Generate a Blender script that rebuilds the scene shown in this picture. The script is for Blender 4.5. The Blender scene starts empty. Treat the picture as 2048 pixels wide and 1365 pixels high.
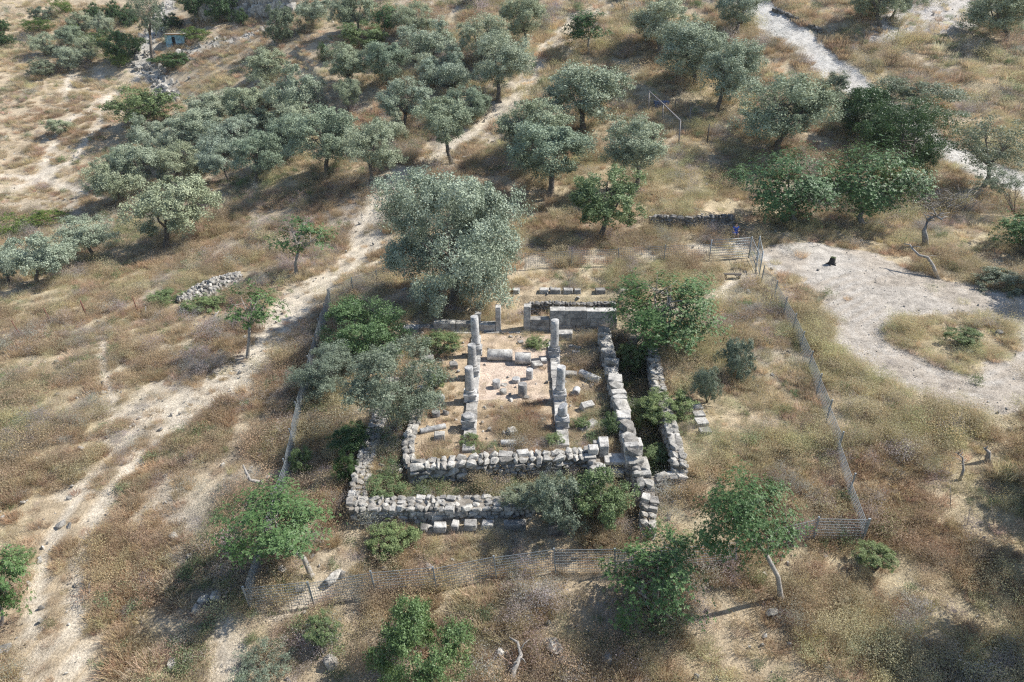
import bpy, bmesh, math, random
import numpy as np
from mathutils import Vector, Matrix, Euler
random.seed(7)
R = math.radians
scene = bpy.context.scene
COL = scene.collection

# ------------------------------------------------------------------ camera, world, sun, exposure
CAM_H = 21.0                     # metres above the temple floor
PITCH = R(27.0)                  # downward
FPX = 1365.0                     # focal length in photo pixels (2048 wide)
cam_d = bpy.data.cameras.new('camera')
cam = bpy.data.objects.new('camera', cam_d)
COL.objects.link(cam)
cam.location = (0, 0, CAM_H)
cam.rotation_euler = (math.pi / 2 - PITCH, 0, 0)
cam_d.sensor_fit = 'HORIZONTAL'
cam_d.sensor_width = 36.0
cam_d.lens = 36.0 * FPX / 2048.0
cam_d.clip_start = 0.5
cam_d.clip_end = 3000
scene.camera = cam

SUN_EL, SUN_AZ = R(46.0), R(76.0)      # azimuth clockwise from +Y (the viewing direction)
world = bpy.data.worlds.new('World')
scene.world = world
world.use_nodes = True
wn = world.node_tree.nodes
sky = wn.new('ShaderNodeTexSky')
sky.sky_type = 'NISHITA'
sky.sun_disc = False
sky.sun_elevation = SUN_EL
sky.sun_rotation = SUN_AZ
sky.air_density = 1.0
sky.dust_density = 0.7
sky.altitude = 300
world.node_tree.links.new(sky.outputs[0], wn['Background'].inputs[0])
wn['Background'].inputs[1].default_value = 0.12
sun_d = bpy.data.lights.new('sun', 'SUN')
sun_d.energy = 5.0
sun_d.angle = R(0.53)
sun_d.color = (1.0, 0.965, 0.905)
sun = bpy.data.objects.new('sun', sun_d)
COL.objects.link(sun)
sd = Vector((math.sin(SUN_AZ) * math.cos(SUN_EL), math.cos(SUN_AZ) * math.cos(SUN_EL), math.sin(SUN_EL)))
sun.rotation_euler = sd.to_track_quat('Z', 'Y').to_euler()
scene.view_settings.view_transform = 'Standard'
scene.view_settings.look = 'None'
scene.view_settings.gamma = 1.0
scene.view_settings.exposure = 0.66
scene.view_settings.use_curve_mapping = False
scene.render.engine = 'CYCLES'
scene.cycles.use_denoising = False
scene.cycles.denoiser = 'OPENIMAGEDENOISE'
scene.cycles.denoising_input_passes = 'RGB_ALBEDO_NORMAL'
scene.cycles.denoising_prefilter = 'ACCURATE'
scene.cycles.filter_width = 1.25
scene.cycles.max_bounces = 5
scene.cycles.diffuse_bounces = 2
scene.cycles.glossy_bounces = 1
scene.cycles.transmission_bounces = 3
scene.cycles.transparent_max_bounces = 4

CT, ST = math.cos(PITCH), math.sin(PITCH)

# ------------------------------------------------------------------ numeric helpers
def ray(px, py):
    u = (px - 1024.0) / FPX; v = (py - 682.5) / FPX
    return np.array([u, CT - v * ST, -(ST + v * CT)])     # scaled so that depth along the axis = t

def W(px, py, z):
    """point of the place seen at photo position (px, py) whose height is z"""
    r = ray(px, py)
    t = (z - CAM_H) / r[2]
    return np.array([r[0] * t, r[1] * t, z])

def hash2(ix, iy, seed):
    h = (ix.astype(np.int64) * 374761393 + iy.astype(np.int64) * 668265263 + seed * 1442695041) & 0xffffffff
    h = ((h ^ (h >> 13)) * 1274126177) & 0xffffffff
    h = h ^ (h >> 16)
    return (h & 0xffffff) / float(0xffffff)

def vnoise(x, y, s, seed=0):
    x = np.asarray(x, float) / s; y = np.asarray(y, float) / s
    ix = np.floor(x); iy = np.floor(y)
    fx = x - ix; fy = y - iy
    fx = fx * fx * (3 - 2 * fx); fy = fy * fy * (3 - 2 * fy)
    a = hash2(ix, iy, seed); b = hash2(ix + 1, iy, seed)
    c = hash2(ix, iy + 1, seed); d = hash2(ix + 1, iy + 1, seed)
    return (a * (1 - fx) + b * fx) * (1 - fy) + (c * (1 - fx) + d * fx) * fy

def fbm(x, y, s, seed=0, oct=4):
    t = 0; a = 1; n = 0
    for k in range(oct):
        t = t + a * vnoise(x + 13.7 * k, y - 7.3 * k, s / 2 ** k, seed + k * 17); n += a; a *= 0.55
    return t / n

def sstep(a, b, x):
    t = np.clip((x - a) / (b - a), 0, 1)
    return t * t * (3 - 2 * t)

# ------------------------------------------------------------------ terrain
ctl = []
for px, py, z in [
    (0,1365,-3),(500,1365,-2.9),(1024,1365,-2.8),(1500,1365,-2.5),(2048,1365,-2.2),
    (0,1100,-2.4),(300,1100,-2.2),(600,1150,-1.9),(1024,1150,-1.7),(1500,1150,-1.4),(1730,1080,-1.1),(2048,1100,-1),
    (0,850,-1.9),(300,850,-1.6),(550,850,-1.2),(1500,850,0.2),(1700,850,.4),(2048,850,.6),
    (0,650,-2.4),(300,650,-1.6),(550,650,-.8),(1400,650,.6),(1600,620,1.),(2048,650,1.3),
    (800,1045,-1.25),(1100,1050,-1.2),(1300,1060,-1.0),(690,1040,-1.25),(680,850,-1.0),(950,800,0),(1100,750,0),(1024,680,0),
    (1200,800,0),(1400,850,.25),(1380,950,.1),(1400,1040,-.6),(1350,720,.5),(850,740,-.1),
    (1000,620,.15),(1130,625,.05),(1100,588,1.0),(1300,570,1.1),(900,570,.7),(700,610,-.3),
    (1300,490,1.8),(1000,500,1.3),(1600,490,2.2),(2048,500,2.8),(700,480,-.2),(400,500,-2),(0,520,-3)]:
    ctl.append(W(px, py, z))
for px, py, D in [
    (750,370,73),(1100,400,69),(1270,386,68.5),(1556,309,76),(905,328,77),(656,355,77),(513,372,80),(230,415,82),(60,430,84),
    (100,300,97),(30,170,112),(250,230,104),(315,190,112),(330,100,120),(50,30,130),(460,120,112),(350,80,121),(480,30,126),
    (600,80,108),(560,200,98),(1168,263,82),(996,202,90),(1047,99,100),(1317,113,96),(1200,20,108),(1432,222,84),
    (1700,150,92),(1760,51,99),(2013,80,98),(2000,360,72),(1880,290,78),(1500,15,104),(800,20,112),(300,5,135),(1000,10,112),
    (2048,200,86),(420,260,98),(1700,420,69)]:
    r = ray(px, py); ctl.append(np.array([r[0] * D, r[1] * D, CAM_H + r[2] * D]))
for p in [(0,180,44),(-140,190,42),(140,180,46),(-130,60,4),(130,60,9),(-60,-25,-5),(60,-25,-3),(0,-25,-4.5),(-150,-25,-4),(150,-25,0),
          (0,260,75),(-160,260,66),(160,260,76)]:
    ctl.append(np.array(p, float))
ctl = np.array(ctl)
def _tps(r):
    return np.sqrt(r * r + 9.0)
_n = len(ctl)
_d = np.linalg.norm(ctl[:, None, :2] - ctl[None, :, :2], axis=2)
_A = np.zeros((_n + 3, _n + 3))
_A[:_n, :_n] = _tps(_d) - np.eye(_n) * 0.6
_A[:_n, _n] = 1; _A[:_n, _n + 1:] = ctl[:, :2]
_A[_n:, :_n] = _A[:_n, _n:].T
_w = np.linalg.solve(_A, np.concatenate([ctl[:, 2], np.zeros(3)]))
GX = np.arange(-170, 171, 1.0); GY = np.arange(-30, 271, 1.0)
_gx, _gy = np.meshgrid(GX, GY, indexing='ij')
_g = _w[_n] + _w[_n + 1] * _gx + _w[_n + 2] * _gy
for i in range(_n):
    _g = _g + _w[i] * _tps(np.hypot(_gx - ctl[i, 0], _gy - ctl[i, 1]))

def base_h(x, y):
    fx = np.clip((x - GX[0]), 0, len(GX) - 1.001); fy = np.clip((y - GY[0]), 0, len(GY) - 1.001)
    ix = fx.astype(int); iy = fy.astype(int); fx = fx - ix; fy = fy - iy
    return ((_g[ix, iy] * (1 - fx) + _g[ix + 1, iy] * fx) * (1 - fy) +
            (_g[ix, iy + 1] * (1 - fx) + _g[ix + 1, iy + 1] * fx) * fy)

def in_poly(x, y, P):
    ins = np.zeros(np.shape(x), bool)
    n = len(P)
    for i in range(n):
        x0, y0 = P[i][0], P[i][1]; x1, y1 = P[(i + 1) % n][0], P[(i + 1) % n][1]
        c = ((y0 > y) != (y1 > y))
        if y1 != y0:
            ins ^= c & (x < (x1 - x0) * (y - y0) / (y1 - y0) + x0)
    return ins

def seg_dist(x, y, P, side=False):
    best = np.full(np.shape(x), 1e9); sg = np.zeros(np.shape(x)); along = np.zeros(np.shape(x)); acc = 0
    for a, b in zip(P[:-1], P[1:]):
        dx, dy = b[0] - a[0], b[1] - a[1]; L2 = dx * dx + dy * dy + 1e-9
        t = np.clip(((x - a[0]) * dx + (y - a[1]) * dy) / L2, 0, 1)
        d = np.hypot(x - a[0] - t * dx, y - a[1] - t * dy)
        m = d < best
        best = np.where(m, d, best)
        s = dx * (y - a[1]) - dy * (x - a[0])
        sg = np.where(m, s / math.sqrt(L2), sg)
        along = np.where(m, acc + t * math.sqrt(L2), along)
        acc += math.sqrt(L2)
    return (best, sg, along) if side else best

# wall lines of the ruin: (px, py, height of the wall's top) ---------------------
RW = {
 'aisle_right': [(1208,648,1.5),(1219,705,1.3),(1223,735,.7),(1234,772,1.0),(1247,820,1.0),(1262,878,.9),(1268,900,.9)],
 'front_inner': [(815,928,.15),(900,920,.3),(1000,913,.4),(1100,909,.35),(1180,905,.35)],
 'left_inner': [(822,925,.15),(816,885,.2),(826,848,.2),(838,812,.15),(846,775,.1)],
 'left_outer': [(709,1012,-.35),(722,955,-.3),(735,900,-.25),(752,850,-.2),(770,800,-.15),(785,755,-.1)],
 'front_outer': [(700,1006,-.35),(800,1005,-.38),(900,1004,-.4),(1000,1003,-.4),(1060,1000,-.4),(1150,985,-.5),(1185,975,-.5)],
 'right_retaining': [(1303,700,.5),(1315,760,.45),(1322,800,.45),(1342,860,.4),(1354,905,.4),(1358,940,.35)],
 'outer_right': [(1277,912,.4),(1285,945,.35),(1290,966,.25)],
}
RWp = {k: [W(*p) for p in v] for k, v in RW.items()}
def xy(l): return [(p[0], p[1]) for p in l]
POLY = [
 # temple floor
 (xy(RWp['front_inner']) + xy(RWp['aisle_right'])[::-1] + [tuple(W(1208, 663, 0)[:2]), tuple(W(812, 663, 0)[:2])] + xy(RWp['left_inner'])[::-1], 0.0),
 # behind the back wall
 ([tuple(W(840, 655, 0)[:2]), tuple(W(1260, 655, 0)[:2]), tuple(W(1235, 612, 0)[:2]), tuple(W(1040, 612, 0)[:2]), tuple(W(990, 625, 0)[:2]), tuple(W(850, 625, 0)[:2])], 0.05),
 # sunken corridor in front
 ([tuple(W(700, 1008, -.4)[:2])] + xy(RWp['front_outer']) + [tuple(W(1290, 1000, -.5)[:2])] + xy(RWp['outer_right'])[::-1] + [tuple(W(1268, 905, .9)[:2])] + xy(RWp['front_inner'])[::-1] + [tuple(W(735, 935, -.3)[:2])], -0.85),
 # left corridor
 (xy(RWp['left_outer'])[1:] + xy(RWp['left_inner'])[::-1], -0.45),
 # right trench
 (xy(RWp['aisle_right']) + [tuple(W(1300, 953, .2)[:2]), tuple(W(1358, 945, .3)[:2])] + xy(RWp['right_retaining'])[::-1] + [tuple(W(1300, 670, .5)[:2])], -0.95),
 # sunken strip between the two end walls
 ([tuple(W(1262, 965, -.5)[:2]), tuple(W(1298, 965, -.5)[:2]), tuple(W(1296, 1055, -1)[:2]), tuple(W(1250, 1055, -1)[:2])], -1.25),
]
# banks: (line in photo, step height, fall-off)
def gl(l):     # line on the smooth base ground
    return [hit(px, py) for px, py in l]
BANK = []
def height(x, y):
    x = np.asarray(x, float); y = np.asarray(y, float)
    h = base_h(x, y)
    far = sstep(45, 90, y)
    h = h + (fbm(x, y, 6.0, 3, 3) - .5) * (.35 + .9 * far) + (fbm(x, y, 1.1, 9, 3) - .5) * .16
    for P, hh, fo in BANK:
        d, s, al = seg_dist(x, y, P, True)
        up = sstep(-.15, .35, s)
        ends = sstep(0, 3, al) * sstep(0, 3, sum(math.hypot(b[0]-a[0], b[1]-a[1]) for a, b in zip(P[:-1], P[1:])) - al)
        h = h + hh * up * np.exp(-d / fo) * ends
    for P, zz in POLY:
        m = in_poly(x, y, P)
        h = np.where(m, zz + (fbm(x, y, 1.0, 9, 3) - .5) * .07, h)
    return h
def H(x, y): return float(height(np.array([x]), np.array([y]))[0])
_T = np.concatenate([np.arange(20, 60, .12), np.arange(60, 230, .3)])
def hit(px, py):
    r = ray(px, py)
    X = r[0] * _T; Y = r[1] * _T; Z = CAM_H + r[2] * _T
    h = height(X, Y)
    b = np.nonzero(Z < h)[0]
    i = b[0] if len(b) else len(_T) - 1
    i = max(i, 1)
    a0 = Z[i - 1] - h[i - 1]; a1 = Z[i] - h[i]
    f = a0 / (a0 - a1) if a0 != a1 else 0
    t = _T[i - 1] + (_T[i] - _T[i - 1]) * np.clip(f, 0, 1)
    p = r * t
    return np.array([p[0], p[1], H(p[0], p[1])])
_banks = [([(1460,452),(1375,455),(1292,452)], -1.0, 6.0),
          ([(655,240),(640,180),(610,130),(590,90)], 1.0, 5.0),
          ([(1150,175),(1060,200)], .0, 5.0),
          ([(1480,60),(1600,140),(1690,215)], -.0, 4.0),
          ([(1880,135),(1790,165),(1690,120),(1640,75)], .0, 5.0)]
_b = []
for l, hh, fo in _banks:
    if hh:
        P = gl(l)
        if hh < 0: hh = -hh; P = P
        _b.append(([(p[0], p[1]) for p in P], hh, fo))
BANK = []
for P, hh, fo in _b:
    # raised side is the far side
    (x0, y0), (x1, y1) = P[0], P[-1]
    BANK.append((P if (x1 - x0) > 0 else P[::-1], hh, fo))

# ------------------------------------------------------------------ paths and soils (lines on the ground)
def L(l): return [tuple(hit(px, py)[:2]) for px, py in l]
Z1 = lambda l: [(x / 2.926, y / 2.926) for x, y in l]
trk_main = L([(105,1420),(103,1365),(105,1250),(120,1130),(150,1050),(190,980),(240,920),(310,860),(400,800),(480,745),(545,680),(590,610),(650,560),(712,510),(745,440),(775,385),(830,345)])
trk_side = L([(570,640),(500,665),(440,695),(350,755),(280,815),(225,880),(180,950)])
trk_up = L([(830,345),(880,300),(950,258),(1010,225),(1045,185),(1062,140),(1100,90),(1150,40),(1195,-5)])
trk_gate = L([(650,560),(700,545),(800,520),(900,515),(1040,525),(1150,515),(1280,505),(1400,498),(1500,500)])
foot = [L([(212,670),(205,740),(222,800),(225,860),(215,900)]), L([(1500,552),(1450,572),(1420,600),(1350,622),(1290,640)]),
        L(Z1([(0,1140),(100,1095),(250,1030),(400,950),(480,870),(560,760),(610,640),(660,560),(760,500),(795,455)])),
        L(Z1([(0,1035),(130,1040),(250,1040),(380,1100),(520,1140),(600,1170)])), L(Z1([(380,600),(395,520),(400,480),(415,420)])),
        L(Z1([(400,715),(500,660),(560,605),(660,560)])), L(Z1([(240,1040),(255,960),(330,800),(400,700)])), L(Z1([(570,400),(590,460)])),
        L([(470,1365),(440,1280),(450,1230)]), L([(640,1180),(560,1230)])]
gravel_road = L([(1480,-25),(1530,28),(1600,80),(1650,130),(1700,165),(1745,200),(1800,240),(1860,282),(1920,312),(1990,345),(2060,378),(2150,420)])
gravel_area = L([(1528,498),(1600,488),(1720,500),(1820,535),(1900,562),(2060,595),(2260,640),(2300,830),(2060,828),(1950,825),(1860,805),(1790,775),(1730,735),(1680,695),(1655,650),(1645,600),(1600,562),(1540,545)])
island = L([(1775,662),(1830,632),(1930,625),(2010,650),(2045,690),(2000,722),(1955,745),(1900,735),(1840,712),(1790,690)])
field = L([(1730,85),(1850,78),(1960,45),(2010,8),(2020,-20),(1800,-20),(1740,40)])
cliffroad = L(Z1([(1090,300),(1300,255),(1500,190),(1600,150)]))
stream = L(Z1([(1010,-10),(960,60),(930,150),(850,260),(830,350),(810,395),(880,425),(930,480),(965,525),(1000,600)]))
nave = [tuple(W(*p)[:2]) for p in [(955,672,0),(1104,672,0),(1116,800,0),(948,800,0)]]

def masks(x, y):
    e = (fbm(x, y, 1.6, 31, 3) - .5)
    rut = (fbm(x, y, .5, 41, 2) - .5)
    m = {}
    d, s, al = seg_dist(x, y, trk_main, True)
    near = sstep(35, 27, y)
    # two ruts with a dry crown between them
    ruts = sstep(.36, .26, np.abs(np.abs(s) - .78) + e * .10 + rut * .06)
    wide = sstep(2.5, 1.2, d + e * 2.4)
    m['clear'] = sstep(.44, .38, np.abs(np.abs(s) - .78))
    m['strip'] = sstep(.5, .25, np.abs(s)) * near
    m['track'] = np.maximum(ruts, wide * (1 - near * .95) * .9)
    d, s, al = seg_dist(x, y, trk_side, True)
    m['track'] = np.maximum(m['track'], .7 * sstep(.55, .2, np.abs(np.abs(s) - .7) + e * .8) * (d < 2))
    d, s, al = seg_dist(x, y, trk_up, True)
    m['track'] = np.maximum(m['track'], np.maximum(sstep(.6, .3, np.abs(np.abs(s) - .8) + e * .5) * (d < 2), .45 * sstep(1.8, .8, d + e)))
    m['track'] = np.maximum(m['track'], .7 * sstep(1.5, .7, seg_dist(x, y, trk_gate) + e * 1.6))
    f = 0 * x
    for P in foot: f = np.maximum(f, sstep(.55, .15, (seg_dist(x, y, P) + e * .7) / (1 + .9 * sstep(70, 90, y))))
    m['foot'] = f
    g = sstep(2.9, 2.2, seg_dist(x, y, gravel_road) + e * 1.2)
    ex, ey = (fbm(x, y, 2.6, 51, 5) - .5) * 2.6, (fbm(x, y, 2.6, 61, 5) - .5) * 2.6
    ga = in_poly(x + ex, y + ey, gravel_area) & ~in_poly(x + ex, y + ey, island)
    m['road'] = g
    m['gravel'] = np.maximum(g, ga * 1.0)
    m['field'] = in_poly(x + ex, y + ey, field) * .8
    m['stream'] = np.maximum(sstep(2.4, 1.2, seg_dist(x, y, stream) + e * 2), .8 * sstep(2.0, 1.0, seg_dist(x, y, cliffroad) + e * 2))
    m['nave'] = in_poly(x + ex * .15, y + ey * .15, nave) * 1.0
    return m
# ------------------------------------------------------------------ materials
def nmat(name):
    m = bpy.data.materials.new(name); m.use_nodes = True
    nt = m.node_tree; return m, nt, nt.nodes, nt.links, nt.nodes['Principled BSDF']

def node(nt, t, **kw):
    n = nt.nodes.new(t)
    for k, v in kw.items(): setattr(n, k, v)
    return n
def noise(nt, vec, scale, detail=4, rough=.6):
    n = nt.nodes.new('ShaderNodeTexNoise'); n.inputs['Scale'].default_value = scale
    n.inputs['Detail'].default_value = detail; n.inputs['Roughness'].default_value = rough
    nt.links.new(vec, n.inputs['Vector']); return n.outputs['Fac']
def ramp(nt, fac, stops):
    n = nt.nodes.new('ShaderNodeValToRGB'); e = n.color_ramp.elements
    while len(e) < len(stops): e.new(.5)
    for el, (p, c) in zip(e, stops):
        el.position = p; el.color = (c[0], c[1], c[2], 1) if hasattr(c, '__len__') else (c, c, c, 1)
    nt.links.new(fac, n.inputs[0]); return n.outputs[0]
def mix(nt, a, b, fac, mode='MIX'):
    n = nt.nodes.new('ShaderNodeMix'); n.data_type = 'RGBA'; n.blend_type = mode
    for s, v in ((6, a), (7, b)):
        if isinstance(v, bpy.types.NodeSocket): nt.links.new(v, n.inputs[s])
        else: n.inputs[s].default_value = (v[0], v[1], v[2], 1)
    if isinstance(fac, bpy.types.NodeSocket): nt.links.new(fac, n.inputs[0])
    else: n.inputs[0].default_value = fac
    return n.outputs[2]
def bump(nt, h, strength, dist, bsdf):
    n = nt.nodes.new('ShaderNodeBump'); n.inputs['Strength'].default_value = strength; n.inputs['Distance'].default_value = dist
    nt.links.new(h, n.inputs['Height']); nt.links.new(n.outputs[0], bsdf.inputs['Normal'])

# ground: vertex colour carries the soil of each place, noise gives the grain
def ground_material():
    m, nt, N, Lk, b = nmat('ground')
    at = node(nt, 'ShaderNodeAttribute', attribute_name='soil')
    geo = node(nt, 'ShaderNodeNewGeometry')
    P = geo.outputs['Position']
    n1 = noise(nt, P, 1.3, 6, .7); n2 = noise(nt, P, 9.0, 5, .75); n3 = noise(nt, P, 32.0, 3, .7)
    c = mix(nt, at.outputs['Color'], ramp(nt, n1, [(.3, .55), (.5, .95), (.68, 1.22)]), 1.0, 'MULTIPLY')
    c = mix(nt, c, ramp(nt, n2, [(.3, (.6, .57, .54)), (.5, .98), (.66, 1.3)]), 1.0, 'MULTIPLY')
    c = mix(nt, c, ramp(nt, n3, [(.32, .76), (.5, 1.0), (.62, 1.15)]), 1.0, 'MULTIPLY')
    Lk.new(c, b.inputs['Base Color']); b.inputs['Roughness'].default_value = .95
    b.inputs['Specular IOR Level'].default_value = .15
    bump(nt, n2, .9, .12, b)
    return m
M = {}
M['ground'] = ground_material()

def stone_material(name, lo, mid, hi, lich=.5):
    m, nt, N, Lk, b = nmat(name)
    geo = node(nt, 'ShaderNodeNewGeometry'); oi = node(nt, 'ShaderNodeObjectInfo')
    P = geo.outputs['Position']
    n1 = noise(nt, P, 2.6, 6, .65); n2 = noise(nt, P, 14.0, 4, .7); n3 = noise(nt, P, 38.0, 2, .6)
    c = ramp(nt, n1, [(.28, lo), (.47, mid), (.62, hi)])
    c = mix(nt, c, ramp(nt, n2, [(.36, (.42, .42, .43)), (.47, .98), (.66, 1.15)]), lich, 'MULTIPLY')
    c = mix(nt, c, ramp(nt, n3, [(.35, .72), (.5, 1.0), (.7, 1.12)]), .6, 'MULTIPLY')
    c = mix(nt, c, ramp(nt, oi.outputs['Random'], [(0, (.62, .6, .58)), (.5, (.95, .93, .9)), (1, (1.15, 1.13, 1.1))]), 1.0, 'MULTIPLY')
    Lk.new(c, b.inputs['Base Color']); b.inputs['Roughness'].default_value = .9
    b.inputs['Specular IOR Level'].default_value = .2
    bump(nt, n2, .6, .04, b)
    return m
M['stone'] = stone_material('limestone', (.13, .13, .125), (.31, .297, .27), (.50, .48, .44), .95)
M['hewn'] = stone_material('hewn_limestone', (.16, .16, .16), (.34, .33, .31), (.52, .505, .47), .85)
M['marble'] = stone_material('column_stone', (.17, .17, .175), (.36, .36, .355), (.54, .53, .51), .7)
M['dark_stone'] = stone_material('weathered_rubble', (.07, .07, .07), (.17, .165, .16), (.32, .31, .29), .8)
M['earth'] = stone_material('wall_earth', (.13, .115, .09), (.24, .215, .18), (.36, .33, .285), .7)

def leaf_material(name, dark, light, rough=.55, trans=.25, spec=.4):
    m, nt, N, Lk, b = nmat(name)
    at = node(nt, 'ShaderNodeAttribute', attribute_name='tint'); oi = node(nt, 'ShaderNodeObjectInfo')
    c = mix(nt, dark, light, at.outputs['Fac'])
    c = mix(nt, c, ramp(nt, oi.outputs['Random'], [(0, (.72, .80, .74)), (.35, (1.02, 1.0, .86)), (.7, (.92, .97, .98)), (1, (1.14, 1.10, 1.0))]), 1.0, 'MULTIPLY')
    Lk.new(c, b.inputs['Base Color']); b.inputs['Roughness'].default_value = rough
    b.inputs['Specular IOR Level'].default_value = spec
    tr = node(nt, 'ShaderNodeBsdfTranslucent'); Lk.new(c, tr.inputs['Color'])
    ms = node(nt, 'ShaderNodeMixShader'); ms.inputs[0].default_value = trans
    Lk.new(b.outputs[0], ms.inputs[1]); Lk.new(tr.outputs[0], ms.inputs[2])
    Lk.new(ms.outputs[0], N['Material Output'].inputs['Surface'])
    return m
M['olive'] = leaf_material('olive_leaf', (.19, .225, .155), (.47, .51, .395), .7, .14, .15)
M['fig'] = leaf_material('fig_leaf', (.035, .085, .026), (.155, .245, .10), .5, .2, .3)
M['dark'] = leaf_material('dark_leaf', (.035, .07, .025), (.10, .165, .06), .5, .2)
M['shrub'] = leaf_material('shrub_leaf', (.085, .13, .05), (.25, .31, .14), .6, .25)
M['grey'] = leaf_material('grey_green_leaf', (.10, .125, .085), (.27, .305, .215), .6, .2)
M['carob'] = leaf_material('carob_leaf', (.06, .11, .04), (.19, .28, .12), .5, .25)
M['lime'] = leaf_material('bright_leaf', (.075, .12, .025), (.20, .27, .07), .6, .3)

def cover_material():
    m, nt, N, Lk, b = nmat('ground_cover')
    at = node(nt, 'ShaderNodeAttribute', attribute_name='hue'); at.attribute_type = 'INSTANCER'
    a2 = node(nt, 'ShaderNodeAttribute', attribute_name='tint')
    c = mix(nt, at.outputs['Color'], ramp(nt, a2.outputs['Fac'], [(0, .76), (.5, .97), (1, 1.14)]), 1.0, 'MULTIPLY')
    Lk.new(c, b.inputs['Base Color']); b.inputs['Roughness'].default_value = .8
    b.inputs['Specular IOR Level'].default_value = .2
    tr = node(nt, 'ShaderNodeBsdfTranslucent'); Lk.new(c, tr.inputs['Color'])
    ms = node(nt, 'ShaderNodeMixShader'); ms.inputs[0].default_value = .42
    Lk.new(b.outputs[0], ms.inputs[1]); Lk.new(tr.outputs[0], ms.inputs[2])
    Lk.new(ms.outputs[0], N['Material Output'].inputs['Surface'])
    return m
M['cover'] = cover_material()

def plain(name, c, rough=.7, metal=0, var=.25, scale=8):
    m, nt, N, Lk, b = nmat(name)
    geo = node(nt, 'ShaderNodeNewGeometry')
    n1 = noise(nt, geo.outputs['Position'], scale, 5, .65)
    k = mix(nt, c, ramp(nt, n1, [(.3, 1 - 2 * var), (.7, 1 + var)]), 1.0, 'MULTIPLY')
    Lk.new(k, b.inputs['Base Color']); b.inputs['Roughness'].default_value = rough; b.inputs['Metallic'].default_value = metal
    return m
M['bark'] = plain('olive_bark', (.15, .125, .10), .9, 0, .4, 6)
M['pale_bark'] = plain('pale_bark', (.33, .30, .26), .85, 0, .3, 8)
M['dead_wood'] = plain('dead_wood', (.30, .275, .245), .85, 0, .3, 9)
M['dark_wood'] = plain('weathered_post', (.10, .085, .07), .9, 0, .3, 12)
M['rust'] = plain('rusty_steel', (.16, .07, .045), .85, .1, .3, 20)
M['galv'] = plain('galvanised_steel', (.30, .33, .34), .5, .35, .12, 20)
M['pipe'] = plain('grey_painted_pipe', (.26, .24, .23), .6, .2, .2, 10)
M['blue_wall'] = plain('faded_blue_plaster', (.30, .50, .58), .85, 0, .35, 2.2)
M['hut_roof'] = plain('hut_concrete_roof', (.36, .33, .29), .9, 0, .3, 3)
M['rim'] = plain('rusty_roof_edge', (.50, .27, .13), .9, 0, .2, 5)
M['black'] = plain('burnt_wood_and_dark_inside', (.035, .032, .028), .9, 0, .3, 15)  # charred stump; also the painted dark inside the hut's door opening
M['skin'] = plain('skin', (.50, .32, .23), .6, 0, .05, 5)
M['blue_cloth'] = plain('blue_cloth', (.03, .10, .48), .8, 0, .15, 10)
M['hair'] = plain('dark_hair', (.03, .022, .018), .7, 0, .1, 30)
M['navy'] = plain('blue_sheet', (.05, .12, .28), .6, 0, .3, 4)

# ------------------------------------------------------------------ mesh helpers
def mesh_np(name, V, F, mat, tint=None, smooth=False):
    V = np.asarray(V, np.float32).reshape(-1, 3)
    me = bpy.data.meshes.new(name)
    if isinstance(F, np.ndarray):
        k = F.shape[1]; n = len(F)
        me.vertices.add(len(V)); me.vertices.foreach_set('co', V.ravel())
        me.loops.add(n * k); me.loops.foreach_set('vertex_index', F.astype(np.int32).ravel())
        me.polygons.add(n)
        me.polygons.foreach_set('loop_start', np.arange(0, n * k, k, dtype=np.int32))
        try: me.polygons.foreach_set('loop_total', np.full(n, k, dtype=np.int32))
        except Exception: pass
        me.update(calc_edges=True)
    else:
        me.from_pydata(V.tolist(), [], F); me.update()
    if tint is not None:
        a = me.attributes.new('tint', 'FLOAT', 'POINT'); a.data.foreach_set('value', np.asarray(tint, np.float32))
    if smooth:
        me.polygons.foreach_set('use_smooth', np.ones(len(me.polygons), bool))
    for mm in (mat if isinstance(mat, (list, tuple)) else [mat]): me.materials.append(mm)
    return me
def link(name, me, parent=None, loc=None, rot=None, scale=None):
    o = bpy.data.objects.new(name, me); COL.objects.link(o)
    if parent: o.parent = parent
    if loc is not None: o.location = loc
    if rot is not None: o.rotation_euler = rot
    if scale is not None: o.scale = scale
    return o
def thing(name, label, cat, loc=(0, 0, 0), rz=0, group=None):
    o = link(name, None, None, loc, (0, 0, rz)); o['label'] = label; o['category'] = cat; o['kind'] = 'thing'
    if group: o['group'] = group
    return o
def tag(o, label, cat, group=None):
    o['label'] = label; o['category'] = cat; o['kind'] = 'thing'
    if group: o['group'] = group
    return o

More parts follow.
